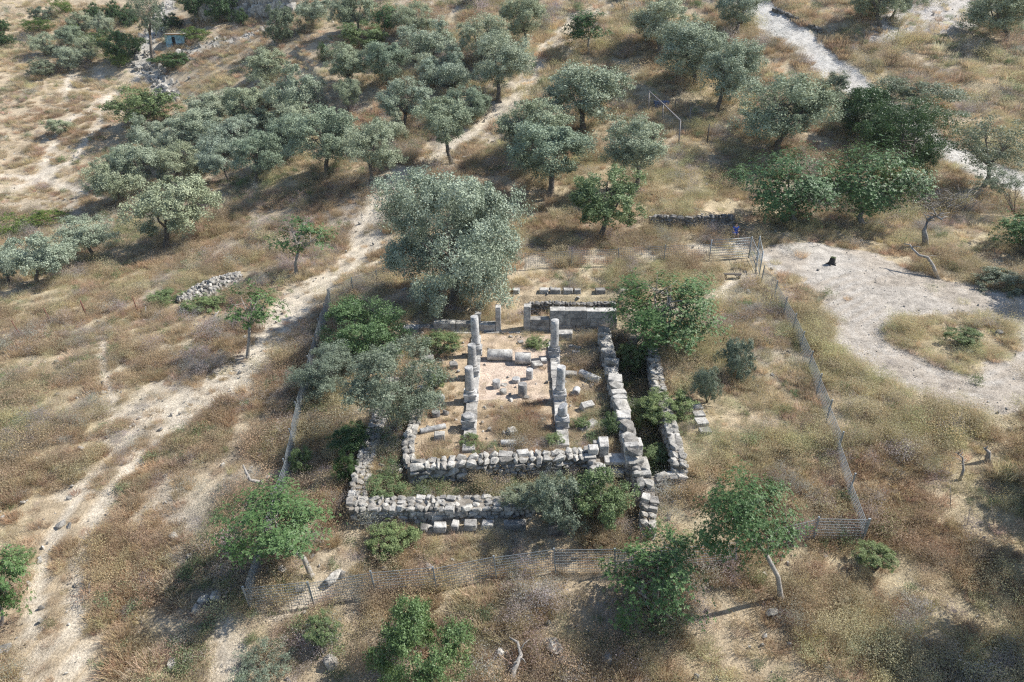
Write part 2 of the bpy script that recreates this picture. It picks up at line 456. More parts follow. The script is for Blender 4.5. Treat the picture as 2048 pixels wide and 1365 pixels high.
class Tubes:
    def __init__(s): s.V = []; s.F = []; s.n = 0
    def add(s, pts, rad, sides=6, cap=True):
        pts = [Vector(p) for p in pts]; m = len(pts)
        up = Vector((.31, .17, .93)).normalized()
        for i, p in enumerate(pts):
            d = (pts[min(i + 1, m - 1)] - pts[max(i - 1, 0)])
            if d.length < 1e-6: d = Vector((0, 0, 1))
            d.normalize()
            a = d.cross(up)
            if a.length < .05: a = d.cross(Vector((1, 0, 0)))
            a.normalize(); b = d.cross(a)
            for k in range(sides):
                t = 2 * math.pi * k / sides
                s.V.append(tuple(p + (a * math.cos(t) + b * math.sin(t)) * rad[i]))
        for i in range(m - 1):
            for k in range(sides):
                k2 = (k + 1) % sides
                s.F.append((s.n + i * sides + k, s.n + i * sides + k2, s.n + (i + 1) * sides + k2, s.n + (i + 1) * sides + k))
        if cap:
            s.F.append(tuple(s.n + (m - 1) * sides + k for k in range(sides)))
            s.F.append(tuple(s.n + k for k in reversed(range(sides))))
        s.n += m * sides
    def box(s, x0, x1, y0, y1, z0, z1):
        v = [(x, y, z) for z in (z0, z1) for y in (y0, y1) for x in (x0, x1)]
        s.V += v; n = s.n
        s.F += [(n, n + 2, n + 3, n + 1), (n + 4, n + 5, n + 7, n + 6), (n, n + 1, n + 5, n + 4), (n + 2, n + 6, n + 7, n + 3), (n, n + 4, n + 6, n + 2), (n + 1, n + 3, n + 7, n + 5)]
        s.n += 8
    def mesh(s, name, mat, smooth=False):
        return mesh_np(name, s.V, s.F, mat, None, smooth)

# ------------------------------------------------------------------ terrain mesh, split into ground, tracks, gravel, stream bed
def axis(parts):
    out = []
    for a, b, st in parts: out += list(np.arange(a, b - 1e-6, st))
    return np.array(out + [parts[-1][1]])
xs = axis([(-168, -50, 1.2), (-50, -15, .42), (-15, 15, .17), (15, 50, .42), (50, 168, 1.2)])
ys = axis([(-28, 20, 1.5), (20, 56, .17), (56, 100, .42), (100, 150, .65), (150, 268, 3)])
tx, ty = np.meshgrid(xs, ys, indexing='ij')
tz = height(tx, ty)
mk = masks(tx, ty)
tz = tz - .07 * mk['track'] - .05 * mk['foot'] - .25 * mk['stream'] * fbm(tx, ty, 1.2, 77, 2)
def lerp(a, b, f): return a * (1 - f[..., None]) + np.array(b) * f[..., None]
c = np.ones(tx.shape + (3,)) * np.array((.44, .365, .24))
f1 = fbm(tx, ty, 9, 101, 3); f2 = fbm(tx, ty, 4, 111, 3); f3 = fbm(tx, ty, 14, 121, 3)
c = lerp(c, (.44, .35, .24), sstep(.45, .65, f1) * .8)
c = lerp(c, (.49, .42, .30), sstep(.52, .7, f2) * .35)
c = lerp(c, (.40, .365, .33), sstep(.52, .7, f3) * .5)
c = lerp(c, (.43, .35, .245), sstep(-16, -24, tx) * sstep(78, 90, ty) * .92)
c = lerp(c, (.60, .53, .43), mk['foot'] * .85)
dm_ = seg_dist(tx, ty, trk_main)
c = lerp(c, (.40, .315, .21), sstep(3.5, 2.0, dm_) * sstep(35, 27, ty) * .9)
c = lerp(c, (.57, .50, .395), mk['track'] * .95)
di = seg_dist(tx, ty, island + [island[0]])
arc = .5 + .5 * np.sin(di * 7.5 + 2.5 * fbm(tx, ty, 5, 141, 2)) * sstep(.3, .6, fbm(tx, ty, 4, 151, 2))
c = lerp(c, (.50, .47, .44), mk['field'])
c = lerp(c, (.46, .42, .365), mk['gravel'])
c = lerp(c, (.54, .515, .47), mk['road'])
c = lerp(c, (.385, .33, .265), mk['gravel'] * (1 - .7 * mk['road']) * np.clip(arc * .7 * (di < 7) + .75 * sstep(.5, .7, fbm(tx, ty, 3.2, 161, 3)), 0, .8))
c = lerp(c, (.46, .43, .38), mk['stream'])
c = lerp(c, (.42, .315, .215), in_poly(tx, ty, POLY[0][0]) * .6)
c = lerp(c, (.57, .455, .36), mk['nave'] * sstep(.3, .55, f2 + .15))
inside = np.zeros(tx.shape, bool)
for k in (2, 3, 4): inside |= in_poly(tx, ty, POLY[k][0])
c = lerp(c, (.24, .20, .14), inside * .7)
nx, ny = tx.shape
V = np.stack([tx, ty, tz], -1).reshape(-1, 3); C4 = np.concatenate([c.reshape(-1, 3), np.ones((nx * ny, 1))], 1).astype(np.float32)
I = np.arange(nx * ny).reshape(nx, ny)
F = np.stack([I[:-1, :-1], I[1:, :-1], I[1:, 1:], I[:-1, 1:]], -1).reshape(-1, 4)
def fm(a): return a.reshape(-1)[F].mean(1)
kind = np.zeros(len(F), int)
kind[fm(mk['track']) > .45] = 1
kind[fm(mk['foot']) > .5] = 2
kind[fm(mk['gravel']) > .5] = 3
kind[fm(mk['stream']) > .5] = 4
for k, nm in enumerate(['ground', 'dirt_track', 'footpath', 'gravel_road', 'stream_bed']):
    f = F[kind == k]
    u, inv = np.unique(f, return_inverse=True)
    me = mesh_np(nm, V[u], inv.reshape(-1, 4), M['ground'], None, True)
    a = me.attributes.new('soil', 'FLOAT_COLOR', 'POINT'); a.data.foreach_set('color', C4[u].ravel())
    o = link(nm, me); o['kind'] = 'structure'

# ------------------------------------------------------------------ ground cover (uncountable: grass, thistle, scrub, pebbles)
rng = np.random.default_rng(5)
def tuft(name, n, spread, h, w, lean, seed):
    r = np.random.default_rng(seed)
    a = r.uniform(0, 2 * np.pi, n); q = np.sqrt(r.uniform(0, 1, n)) * spread
    bx, by = q * np.cos(a), q * np.sin(a)
    a2 = a + r.normal(0, .9, n); ln = h * r.uniform(.5, 1.1, n); le = ln * lean * r.uniform(.2, 1.2, n)
    t = np.stack([bx + le * np.cos(a2), by + le * np.sin(a2), ln], 1)
    wa = r.uniform(0, np.pi, n); dx = np.stack([np.cos(wa) * w / 2, np.sin(wa) * w / 2, 0 * wa], 1)
    b = np.stack([bx, by, 0 * bx - .04], 1)
    V = np.stack([b - dx, b + dx, t + dx * .7, t - dx * .7], 1).reshape(-1, 3)
    F = np.arange(4 * n).reshape(-1, 4)
    return bpy.data.objects.new(name, mesh_np(name, V, F, M['cover'], np.repeat(r.uniform(0, 1, n), 4)))
def puff(name, n, rad, h, s, seed, stems=0):
    r = np.random.default_rng(seed)
    k = 9
    cc = np.stack([r.normal(0, rad * .45, k), r.normal(0, rad * .45, k), r.uniform(.25, .8, k) * h], 1)
    ci = r.integers(0, k, n)
    P = cc[ci] + r.normal(0, 1, (n, 3)) * np.array([rad * .24, rad * .24, h * .2])
    P[:, 2] = np.abs(P[:, 2])
    return bpy.data.objects.new(name, leafmesh(name, P, s, r, M['cover'], None, .5))
def leafmesh(name, P, s, r, mat, outward=None, elong=.55, tint=None):
    n = len(P)
    N = r.normal(0, 1, (n, 3))
    if outward is not None: N = N * .75 + outward
    N /= np.linalg.norm(N, axis=1)[:, None] + 1e-9
    T = np.cross(N, r.normal(0, 1, (n, 3))); T /= np.linalg.norm(T, axis=1)[:, None] + 1e-9
    B = np.cross(N, T)
    sz = (s * r.uniform(.6, 1.3, n))[:, None]
    T = T * sz; B = B * sz * elong
    V = np.stack([P - T, P - B * 1.0, P + T, P + B], 1).reshape(-1, 3)
    if tint is None: tint = r.uniform(0, 1, n)
    return mesh_np(name, V, np.arange(4 * n).reshape(-1, 4), mat, np.repeat(tint, 4))

def rock_mesh(name, seed, mat, boxy=.5, n=22):
    r = random.Random(seed); bm = bmesh.new()
    for i in range(n):
        v = Vector((r.gauss(0, 1), r.gauss(0, 1), r.gauss(0, 1))).normalized()
        m = max(abs(v.x), abs(v.y), abs(v.z))
        v = v * ((1 - boxy) + boxy / m) * r.uniform(.8, 1.0) * .5
        bm.verts.new(v)
    res = bmesh.ops.convex_hull(bm, input=bm.verts)
    bmesh.ops.delete(bm, geom=list({g for g in res['geom_interior'] + res['geom_unused'] if isinstance(g, bmesh.types.BMVert)}), context='VERTS')
    me = bpy.data.meshes.new(name); bm.to_mesh(me); bm.free(); me.materials.append(mat); return me
ROCK = [rock_mesh('rubble_stone', 100 + i, M['stone'], .62, 20) for i in range(10)]
DROCK = [rock_mesh('dark_rubble_stone', 200 + i, M['dark_stone'], .5, 18) for i in range(6)]

def gn_scatter(name, P, rot, scl, hue, idx, sources, label=None):
    me = bpy.data.meshes.new(name); n = len(P)
    me.vertices.add(n); me.vertices.foreach_set('co', np.asarray(P, np.float32).ravel())
    for an, ty, arr, key in (('rot', 'FLOAT_VECTOR', rot, 'vector'), ('scl', 'FLOAT_VECTOR', scl, 'vector'),
                             ('hue', 'FLOAT_COLOR', hue, 'color'), ('idx', 'INT', idx, 'value')):
        a = me.attributes.new(an, ty, 'POINT'); a.data.foreach_set(key, np.ascontiguousarray(arr).ravel())
    src = bpy.data.collections.new(name + '_pieces')
    for s in sources: src.objects.link(s)
    ng = bpy.data.node_groups.new(name, 'GeometryNodeTree')
    ng.interface.new_socket('Geometry', in_out='INPUT', socket_type='NodeSocketGeometry')
    ng.interface.new_socket('Geometry', in_out='OUTPUT', socket_type='NodeSocketGeometry')
    nd, lk = ng.nodes, ng.links
    gi, go = nd.new('NodeGroupInput'), nd.new('NodeGroupOutput')
    m2p = nd.new('GeometryNodeMeshToPoints')
    iop = nd.new('GeometryNodeInstanceOnPoints'); iop.inputs['Pick Instance'].default_value = True
    ci = nd.new('GeometryNodeCollectionInfo'); ci.inputs[0].default_value = src
    ci.inputs['Separate Children'].default_value = True; ci.inputs['Reset Children'].default_value = True
    def attr(nm, t):
        a = nd.new('GeometryNodeInputNamedAttribute'); a.data_type = t; a.inputs['Name'].default_value = nm
        return [s for s in a.outputs if s.enabled and s.name == 'Attribute'][0]
    lk.new(gi.outputs[0], m2p.inputs[0]); lk.new(m2p.outputs[0], iop.inputs['Points'])
    lk.new(ci.outputs[0], iop.inputs['Instance'])
    lk.new(attr('idx', 'INT'), iop.inputs['Instance Index'])
    lk.new(attr('rot', 'FLOAT_VECTOR'), iop.inputs['Rotation'])
    lk.new(attr('scl', 'FLOAT_VECTOR'), iop.inputs['Scale'])
    lk.new(iop.outputs[0], go.inputs[0])
    o = link(name, me); o['kind'] = 'stuff'
    if label: o['label'] = label
    md = o.modifiers.new('scatter', 'NODES'); md.node_group = ng
    return o

def sample_ground(dens, y0, y1):
    """random points, dens per square metre, in the strip of ground between y0 and y1 that the view covers and a margin round it"""
    w = .9 * y1 + 14
    n = int(dens * 2 * w * (y1 - y0))
    y = rng.uniform(y0, y1, n); x = rng.uniform(-w, w, n)
    k = np.abs(x) < .9 * y + 14
    return x[k], y[k]
CLEARED = []
CLEAR = [(L([(372, 600), (420, 582), (470, 556)]), 1.3), (L([(845, 1056), (985, 1056)]), .45), (L([(1005, 1056), (1060, 1056)]), .45), (L([(1030, 588), (1250, 588)]), .45),
         (L([(1390, 815), (1412, 868)]), .5), (L([(655, 1157), (685, 1157)]), .5), ([tuple(W(952, 690, .1)[:2]), tuple(W(937, 903, .1)[:2])], .42), ([tuple(W(1106, 690, .1)[:2]), tuple(W(1127, 893, .1)[:2])], .42),
         ([tuple(W(812, 660, 0)[:2]), tuple(W(1232, 660, 0)[:2])], .5), ([tuple(W(1032, 735, 0)[:2]), tuple(W(1020, 790, 0)[:2])], 1.2)]
def build_cover():
    X, Y = [], []
    LOD = []
    for dens, a, b, lod in ((13, 14, 28, 1.0), (13, 28, 42, 1.0), (8, 42, 60, 1.1), (4.2, 60, 88, 1.4), (2.2, 88, 115, 1.9), (2.0, 115, 150, 2.0)):
        x, y = sample_ground(dens, a, b); X.append(x); Y.append(y); LOD.append(np.full(len(x), lod))
    X, Y, LOD = map(np.concatenate, (X, Y, LOD))
    m = masks(X, Y)
    near_ = sstep(36, 28, Y) * .97
    bare = np.clip(np.maximum(m['track'] * .97, m['clear'] * near_) + m['foot'] + m['gravel'] * .985 + m['field'] * .95 + m['stream'] + m['nave'] * .95, 0, 1)
    dn = fbm(X, Y, 2.2, 71, 3); big = fbm(X, Y, 8, 72, 3)
    leftslope = sstep(-16, -24, X) * sstep(78, 90, Y)
    inruin = np.zeros(X.shape, bool)
    for k in (0, 1): inruin |= in_poly(X, Y, POLY[k][0])
    keep = rng.uniform(0, 1, len(X)) < (1 - bare) * (.22 + 1.0 * sstep(.38, .58, dn)) * (1 - .05 * leftslope) * 1.0
    X, Y, LOD, dn, big, bare, ls, inr = [a[keep] for a in (X, Y, LOD, dn, big, bare, leftslope, inruin)]
    ok = np.ones(len(X), bool)
    for k_, l in RWp.items(): ok &= seg_dist(X, Y, xy(l)) > (.5 if k_ != 'aisle_right' else .45)
    for qx, qy, rd in CLEARED: ok &= np.hypot(X - qx, Y - qy) > rd
    for l, rd in CLEAR: ok &= seg_dist(X, Y, l) > rd
    tall = np.zeros(len(X), bool)
    for l, rd in CLEAR: tall |= seg_dist(X, Y, l) < rd + 1.1
    tall |= seg_dist(X, Y, trk_main) < 1.35
    X, Y, LOD, dn, big, bare, ls, inr, tall = [a[ok] for a in (X, Y, LOD, dn, big, bare, ls, inr, tall)]
    Z = height(X, Y)
    n = len(X)
    u = rng.uniform(0, 1, n)
    p1 = fbm(X, Y, 5, 81, 3); p2 = fbm(X, Y, 3.5, 91, 3); p3 = fbm(X, Y, 6, 95, 3)
    trench = np.zeros(n, bool)
    for k in (2, 3, 4): trench |= in_poly(X, Y, POLY[k][0])
    # kinds: 0 dry grass, 1 bushy thistle clump, 2 purple-grey thistle, 3 green weed
    pb = .12 + .38 * sstep(.45, .62, p1); pp = .02 + .24 * sstep(.55, .68, p2); pg = .025 + .22 * sstep(.58, .72, p3) + .45 * trench
    pp = pp * (1 - .6 * ls); pb = pb * (1 - .5 * ls)
    kd = np.where(u < pg, 3, np.where(u < pg + pp, 2, np.where(u < pg + pp + pb, 1, 0)))
    tan = np.array((.60, .49, .32)); brown = np.array((.465, .35, .225)); oliv = np.array((.52, .46, .275)); pale = np.array((.70, .61, .46))
    mixb = sstep(.4, .62, big)[:, None]
    hg = tan * (1 - mixb) + brown * mixb
    hg = hg * (1 - .5 * sstep(.5, .7, p3)[:, None]) + pale * (.5 * sstep(.5, .7, p3)[:, None])
    hb = oliv * (1 - mixb) + np.array((.46, .365, .235)) * mixb
    hp = np.tile(np.array((.43, .39, .35)), (n, 1)); hv = np.tile(np.array((.22, .27, .14)), (n, 1))
    hh = np.where((kd == 0)[:, None], hg, np.where((kd == 1)[:, None], hb, np.where((kd == 2)[:, None], hp, hv)))
    hh = hh * rng.uniform(.72, 1.22, (n, 1)) * (1 + rng.normal(0, .05, (n, 3)))
    hh = np.concatenate([np.clip(hh, .02, .8), np.ones((n, 1))], 1).astype(np.float32)
    rot = np.stack([rng.normal(0, .1, n), rng.normal(0, .1, n), rng.uniform(0, 6.28, n)], 1).astype(np.float32)
    s = rng.uniform(.6, 1.45, n) * LOD * (.6 + .8 * dn)
    s = s * (1 - .3 * ls) * np.where(inr, .85, 1) * np.where(tall, .68, 1)
    scl = np.stack([s, s, s * rng.uniform(.7, 1.2, n)], 1).astype(np.float32)
    T = [tuft('blades', 140, .34, .24, .013, 1.2, 1), tuft('blades', 140, .42, .18, .014, 1.7, 2), tuft('blades', 130, .26, .34, .012, .9, 3)]
    B = [puff('sprigs', 480, .42, .42, .019, 4), puff('sprigs', 460, .5, .36, .020, 5), puff('sprigs', 1000, .62, .8, .022, 8), puff('sprigs', 900, .5, .6, .02, 9)]
    G = [puff('weed_leaves', 360, .38, .34, .028, 6), puff('weed_leaves', 400, .46, .42, .030, 7)]
    P = np.stack([X, Y, Z], 1)
    for nm, k, src, lb in (('dry_grass', 0, T, 'dry straw coloured grass covering the slopes'), ('dry_scrub', 1, B, 'low brown and yellow dried thistle clumps'),
                       ('thistle_patches', 2, B, 'grey purple dried thistle patches'), ('green_weeds', 3, G, 'low green weeds among the dry grass')):
        q = kd == k
        gn_scatter(nm, P[q], rot[q], scl[q], hh[q], rng.integers(0, len(src), q.sum()).astype(np.int32), src, lb)
    print('cover', n)
    # pebbles on the gravel, in the stream bed, on tracks and over the slopes
    X, Y = [], []
    for dens, a, b in ((6, 14, 30), (6, 30, 50), (3.0, 50, 85), (1.5, 85, 150)):
        x, y = sample_ground(dens, a, b); X.append(x); Y.append(y)
    X, Y = map(np.concatenate, (X, Y)); m = masks(X, Y)
    pk = .07 + .35 * sstep(.6, .75, fbm(X, Y, 2.5, 201, 2)) +   .45 * m['gravel'] + .8 * m['stream'] * 1.5 + .1 * m['track'] + .3 * m['field'] + .3 * (in_poly(X, Y, POLY[0][0]) * (1 - m['nave']))
    k = rng.uniform(0, 1, len(X)) < pk
    X, Y = X[k], Y[k]; st = m['stream'][k]; n = len(X); gr = m['gravel'][k]
    s = rng.gamma(2.0, .035, n).clip(.03, .26) * (1 + st * 2.2) * (1 + .3 * (Y > 60)) * (1 - .55 * gr)
    P = np.stack([X, Y, height(X, Y) + s * .12], 1)
    rot = rng.uniform(0, 6.28, (n, 3)).astype(np.float32)
    scl = (np.stack([s * 1.5, s, s * .7], 1) * 1.5).astype(np.float32)
    src = []
    for i, me in enumerate(ROCK[:5]): src.append(bpy.data.objects.new('pebble', me))
    gn_scatter('loose_stones', P, rot, scl, np.ones((n, 4), np.float32), rng.integers(0, 5, n).astype(np.int32), src, 'small pale stones scattered over soil and gravel')
    print('pebbles', n)
# ------------------------------------------------------------------ trees and shrubs
def fit(me):
    """scale a crown so that its leaves fill a radius of 1"""
    v = np.empty(len(me.vertices) * 3, np.float32); me.vertices.foreach_get('co', v); v = v.reshape(-1, 3)
    lo, hi = np.percentile(v, 1.5, axis=0), np.percentile(v, 98.5, axis=0)
    v = (v - (lo + hi) / 2) / ((hi - lo) / 2) * np.array([1, 1, 1])
    me.vertices.foreach_set('co', v.astype(np.float32).ravel()); me.update(); return me
def crown_mesh(name, seed, mat, n, leaf, lobes=26, lobe_r=(.22, .36), sub=9, flat=.0, fill=.12, elong=.5, rosette=0, shell=.62):
    """foliage of a crown of radius 1: lobes, clumps on the lobes, leaves in the clumps"""
    r = np.random.default_rng(seed)
    C = []
    while len(C) < lobes:
        p = r.uniform(-1, 1, 3); d = np.linalg.norm(p)
        if d > 1 or d < .25: continue
        p = p * (shell + .2 * r.uniform(-1, 1)) / d if d > .45 or r.uniform() < .6 else p
        if p[2] < -.68 + flat: continue
        C.append(p * np.array([1, 1, .95]))
    C = np.array(C); Rr = r.uniform(lobe_r[0], lobe_r[1], lobes)
    S = []; SR = []
    for c0, rr in zip(C, Rr):
        for k in range(sub):
            v = r.normal(0, 1, 3); v[2] = v[2] * .8 + .25; v /= np.linalg.norm(v)
            S.append(c0 + v * rr * r.uniform(.55, 1.05)); SR.append(rr * r.uniform(.28, .5))
    S = np.array(S); SR = np.array(SR)
    if rosette:
        # a fan of large leaves round each twig tip
        k = n // rosette
        i = r.integers(0, len(S), k)
        tip = S[i] + r.normal(0, 1, (k, 3)) * SR[i][:, None] * .8
        ax = tip / (np.linalg.norm(tip, axis=1)[:, None] + 1e-6) + np.array([0, 0, .8]) + r.normal(0, .35, (k, 3)); ax /= np.linalg.norm(ax, axis=1)[:, None]
        tip = np.repeat(tip, rosette, 0); ax = np.repeat(ax, rosette, 0); m = len(tip)
        side = r.normal(0, 1, (m, 3)); side -= (side * ax).sum(1)[:, None] * ax; side /= np.linalg.norm(side, axis=1)[:, None]
        out = side + ax * r.uniform(-.2, .5, (m, 1)); out /= np.linalg.norm(out, axis=1)[:, None]
        wv = np.cross(ax, out); wv /= np.linalg.norm(wv, axis=1)[:, None]
        s = leaf * r.uniform(.6, 1.25, (m, 1))
        V = np.stack([tip, tip + out * s + wv * s * .42, tip + out * s * 1.9, tip + out * s - wv * s * .42], 1).reshape(-1, 3)
        tint = np.repeat(np.clip(np.repeat(r.uniform(0, .6, k), rosette) + r.uniform(0, .4, m), 0, 1), 4)
        return fit(mesh_np(name, V, np.arange(4 * m).reshape(-1, 4), mat, tint))
    i = r.integers(0, len(S), n)
    P = S[i] + np.clip(r.normal(0, 1, (n, 3)), -1.5, 1.5) * SR[i][:, None] * .5
    li = i // sub
    out = P - C[li] * .8; out /= np.linalg.norm(out, axis=1)[:, None] + 1e-6
    ct = r.uniform(0, 1, len(S))
    tint = np.clip(ct[i] * .6 + r.uniform(0, .45, n), 0, 1)
    return fit(leafmesh(name, P, leaf, r, mat, out, elong, tint))

CR = {
 'olive': [crown_mesh('olive_foliage', 10 + i, M['olive'], 32000, .0205, 20 + 3 * i, (.20, .38), 14, .12, elong=.6) for i in range(5)],
 'olive_big': [crown_mesh('olive_foliage', 23, M['olive'], 110000, .012, 36, (.17, .31), 22, .0, elong=.6, shell=.66)],
 'sparse': [crown_mesh('thin_foliage', 30 + i, M['grey'], 10000, .021, 30, (.2, .34), 8, .0) for i in range(2)],
 'fig': [crown_mesh('fig_foliage', 40 + i, M['fig'], 15000, .030, 30, (.18, .32), 14, .0, rosette=7) for i in range(3)],
 'fig_thin': [crown_mesh('fig_foliage', 45 + i, M['fig'], 4800, .032, 24, (.16, .26), 8, .0, rosette=7) for i in range(2)],
 'dark': [crown_mesh('dark_foliage', 50 + i, M['dark'], 20000, .027, 34, (.2, .33), 10, .0) for i in range(2)],
 'shrub': [crown_mesh('shrub_foliage', 60 + i, M['shrub'], 18000, .028, 34, (.18, .32), 9, .0) for i in range(3)],
 'grey': [crown_mesh('grey_foliage', 70 + i, M['grey'], 17000, .027, 34, (.18, .32), 9, .0) for i in range(2)],
 'lime': [crown_mesh('bright_foliage', 80 + i, M['lime'], 8000, .030, 34, (.2, .33), 9, .0) for i in range(2)],
 'big_shrub': [crown_mesh('shrub_foliage', 90 + i, M['carob'], 36000, .020, 34, (.18, .32), 16, .0) for i in range(2)],
  'fig_open': [crown_mesh('fig_foliage', 145, M['fig'], 10000, .024, 18, (.16, .30), 14, .0, rosette=7)],
  'fig_big': [crown_mesh('fig_foliage', 140 + i, M['fig'], 32000, .020, 40, (.16, .30), 18, .0, rosette=7) for i in range(2)],
 'dark_big': [crown_mesh('dark_foliage', 150, M['dark'], 44000, .016, 40, (.16, .30), 18, .0)],
 'grey_big': [crown_mesh('grey_foliage', 160, M['grey'], 40000, .016, 40, (.16, .30), 18, .0)],
}
BARK = {'fig_big': 'pale_bark', 'fig_open': 'pale_bark', 'fig': 'pale_bark', 'fig_thin': 'pale_bark', 'sparse': 'bark'}
NTREE = [0]
def tree(kind, bx, by, box, label, group=None, name=None, cat='tree', base=None, trunk=True, lean=None, tr=1.0, limbs=5, depth=1.0):
    NTREE[0] += 1
    r = random.Random(NTREE[0] * 7919)
    B = hit(bx, by) if base is None else np.array([base[0], base[1], H(base[0], base[1])])
    x0, y0, x1, y1 = box
    cx, cy = (x0 + x1) / 2, (y0 + y1) / 2
    rr = ray(cx, cy)
    t = B[1] / rr[1]
    C = Vector(rr * t) + Vector((0, 0, CAM_H))
    D = t
    rw = (x1 - x0) / 2 * D / FPX * (.86 if (bx < 230 and by < 150) else .9 if kind == 'olive_big' else .92 if kind in ('olive', 'fig_big', 'fig_open') else 1)
    al = math.atan2(-rr[2], rr[1])
    hv = (y1 - y0) / 2 * D / FPX / math.cos(PITCH - al if False else 0)
    rd = rw * depth
    q = hv * hv - (rd * math.sin(al)) ** 2
    rh = max(math.sqrt(max(q, 0)) / math.cos(al), .48 * rw)
    if kind.startswith(('olive', 'fig')) and trunk: rh = max(rh, .72 * rw)
    rs = rh * .82
    hs = math.sqrt((rs * math.cos(al)) ** 2 + (rd * math.sin(al)) ** 2)
    C = C + Vector((0, 0, (hv - hs) / math.cos(al)))
    t0 = thing(name or {'olive': 'olive_tree', 'olive_big': 'olive_tree', 'fig': 'fig_tree', 'fig_big': 'fig_tree', 'fig_open': 'fig_tree', 'dark_big': 'dark_tree', 'fig_thin': 'fig_tree', 'sparse': 'thin_tree', 'dark': 'dark_tree'}.get(kind, 'shrub'),
               label, cat, tuple(B), 0, group)
    Bv = Vector(B); off = C - Bv
    me = r.choice(CR[kind])
    if off.z - rh * .75 < .1 and trunk and kind.startswith('olive'):
        pass
    cr = link('crown', me, t0, off, (0, 0, r.uniform(0, 6.28)), (rw, rw, rs))
    bark = M[BARK.get(kind, 'bark')]
    T = Tubes()
    tw = (.036 if trunk else .014) * rw * 2 * tr
    tw = max(tw, .05)
    if trunk:
        fk = Vector((off.x * .45 + r.uniform(-.1, .1) * rw, off.y * .4, max(.25, (off.z - rh * .55)) * .75))
        mid = fk * .5 + Vector((r.uniform(-.12, .12), r.uniform(-.1, .1), 0)) * rw
        T.add([(0, 0, -.4), (r.uniform(-.03, .03), 0, .05), mid, fk], [tw * 1.75, tw * 1.35, tw * 1.0, tw * .9], 8)
        for k2 in range(3):
            a = r.uniform(0, 6.28)
            T.add([(0, 0, .25), (math.cos(a) * tw * 2.2, math.sin(a) * tw * 2.2, -.15)], [tw * .7, tw * .35], 5)
    else:
        fk = Vector((0, 0, -.1))
    nl = limbs if trunk else 7
    Bt = Tubes()
    for k2 in range(nl):
        a = 6.28 * (k2 + r.uniform(-.3, .3)) / nl
        e = off + Vector((math.cos(a) * rw * r.uniform(.3, .6), math.sin(a) * rw * r.uniform(.3, .6), rh * r.uniform(-.35, .55)))
        m1 = fk.lerp(e, .45) + Vector((r.uniform(-.1, .1), r.uniform(-.1, .1), r.uniform(-.12, .02))) * rw
        TT = T if trunk else Bt
        TT.add([fk, m1, e], [tw * .62, tw * .42, tw * .16], 6)
        for k3 in range(5 if kind.startswith('fig') else 3):
            s0 = m1.lerp(e, r.uniform(.1, .8)); v = Vector((r.gauss(0, 1), r.gauss(0, 1), r.uniform(-.2, 1.2))).normalized()
            s1 = s0 + v * rw * r.uniform(.22, .42); s2 = s1 + (v + Vector((r.uniform(-.5, .5), r.uniform(-.5, .5), .4))) * rw * .14
            Bt.add([s0, s1, s2], [tw * .24, tw * .13, tw * .05], 4)
    if trunk: link('trunk', T.mesh('trunk', bark, True), t0)
    link('branches', Bt.mesh('branches', bark, True), t0)
    return t0

GO = 'olive trees of the terraced grove'
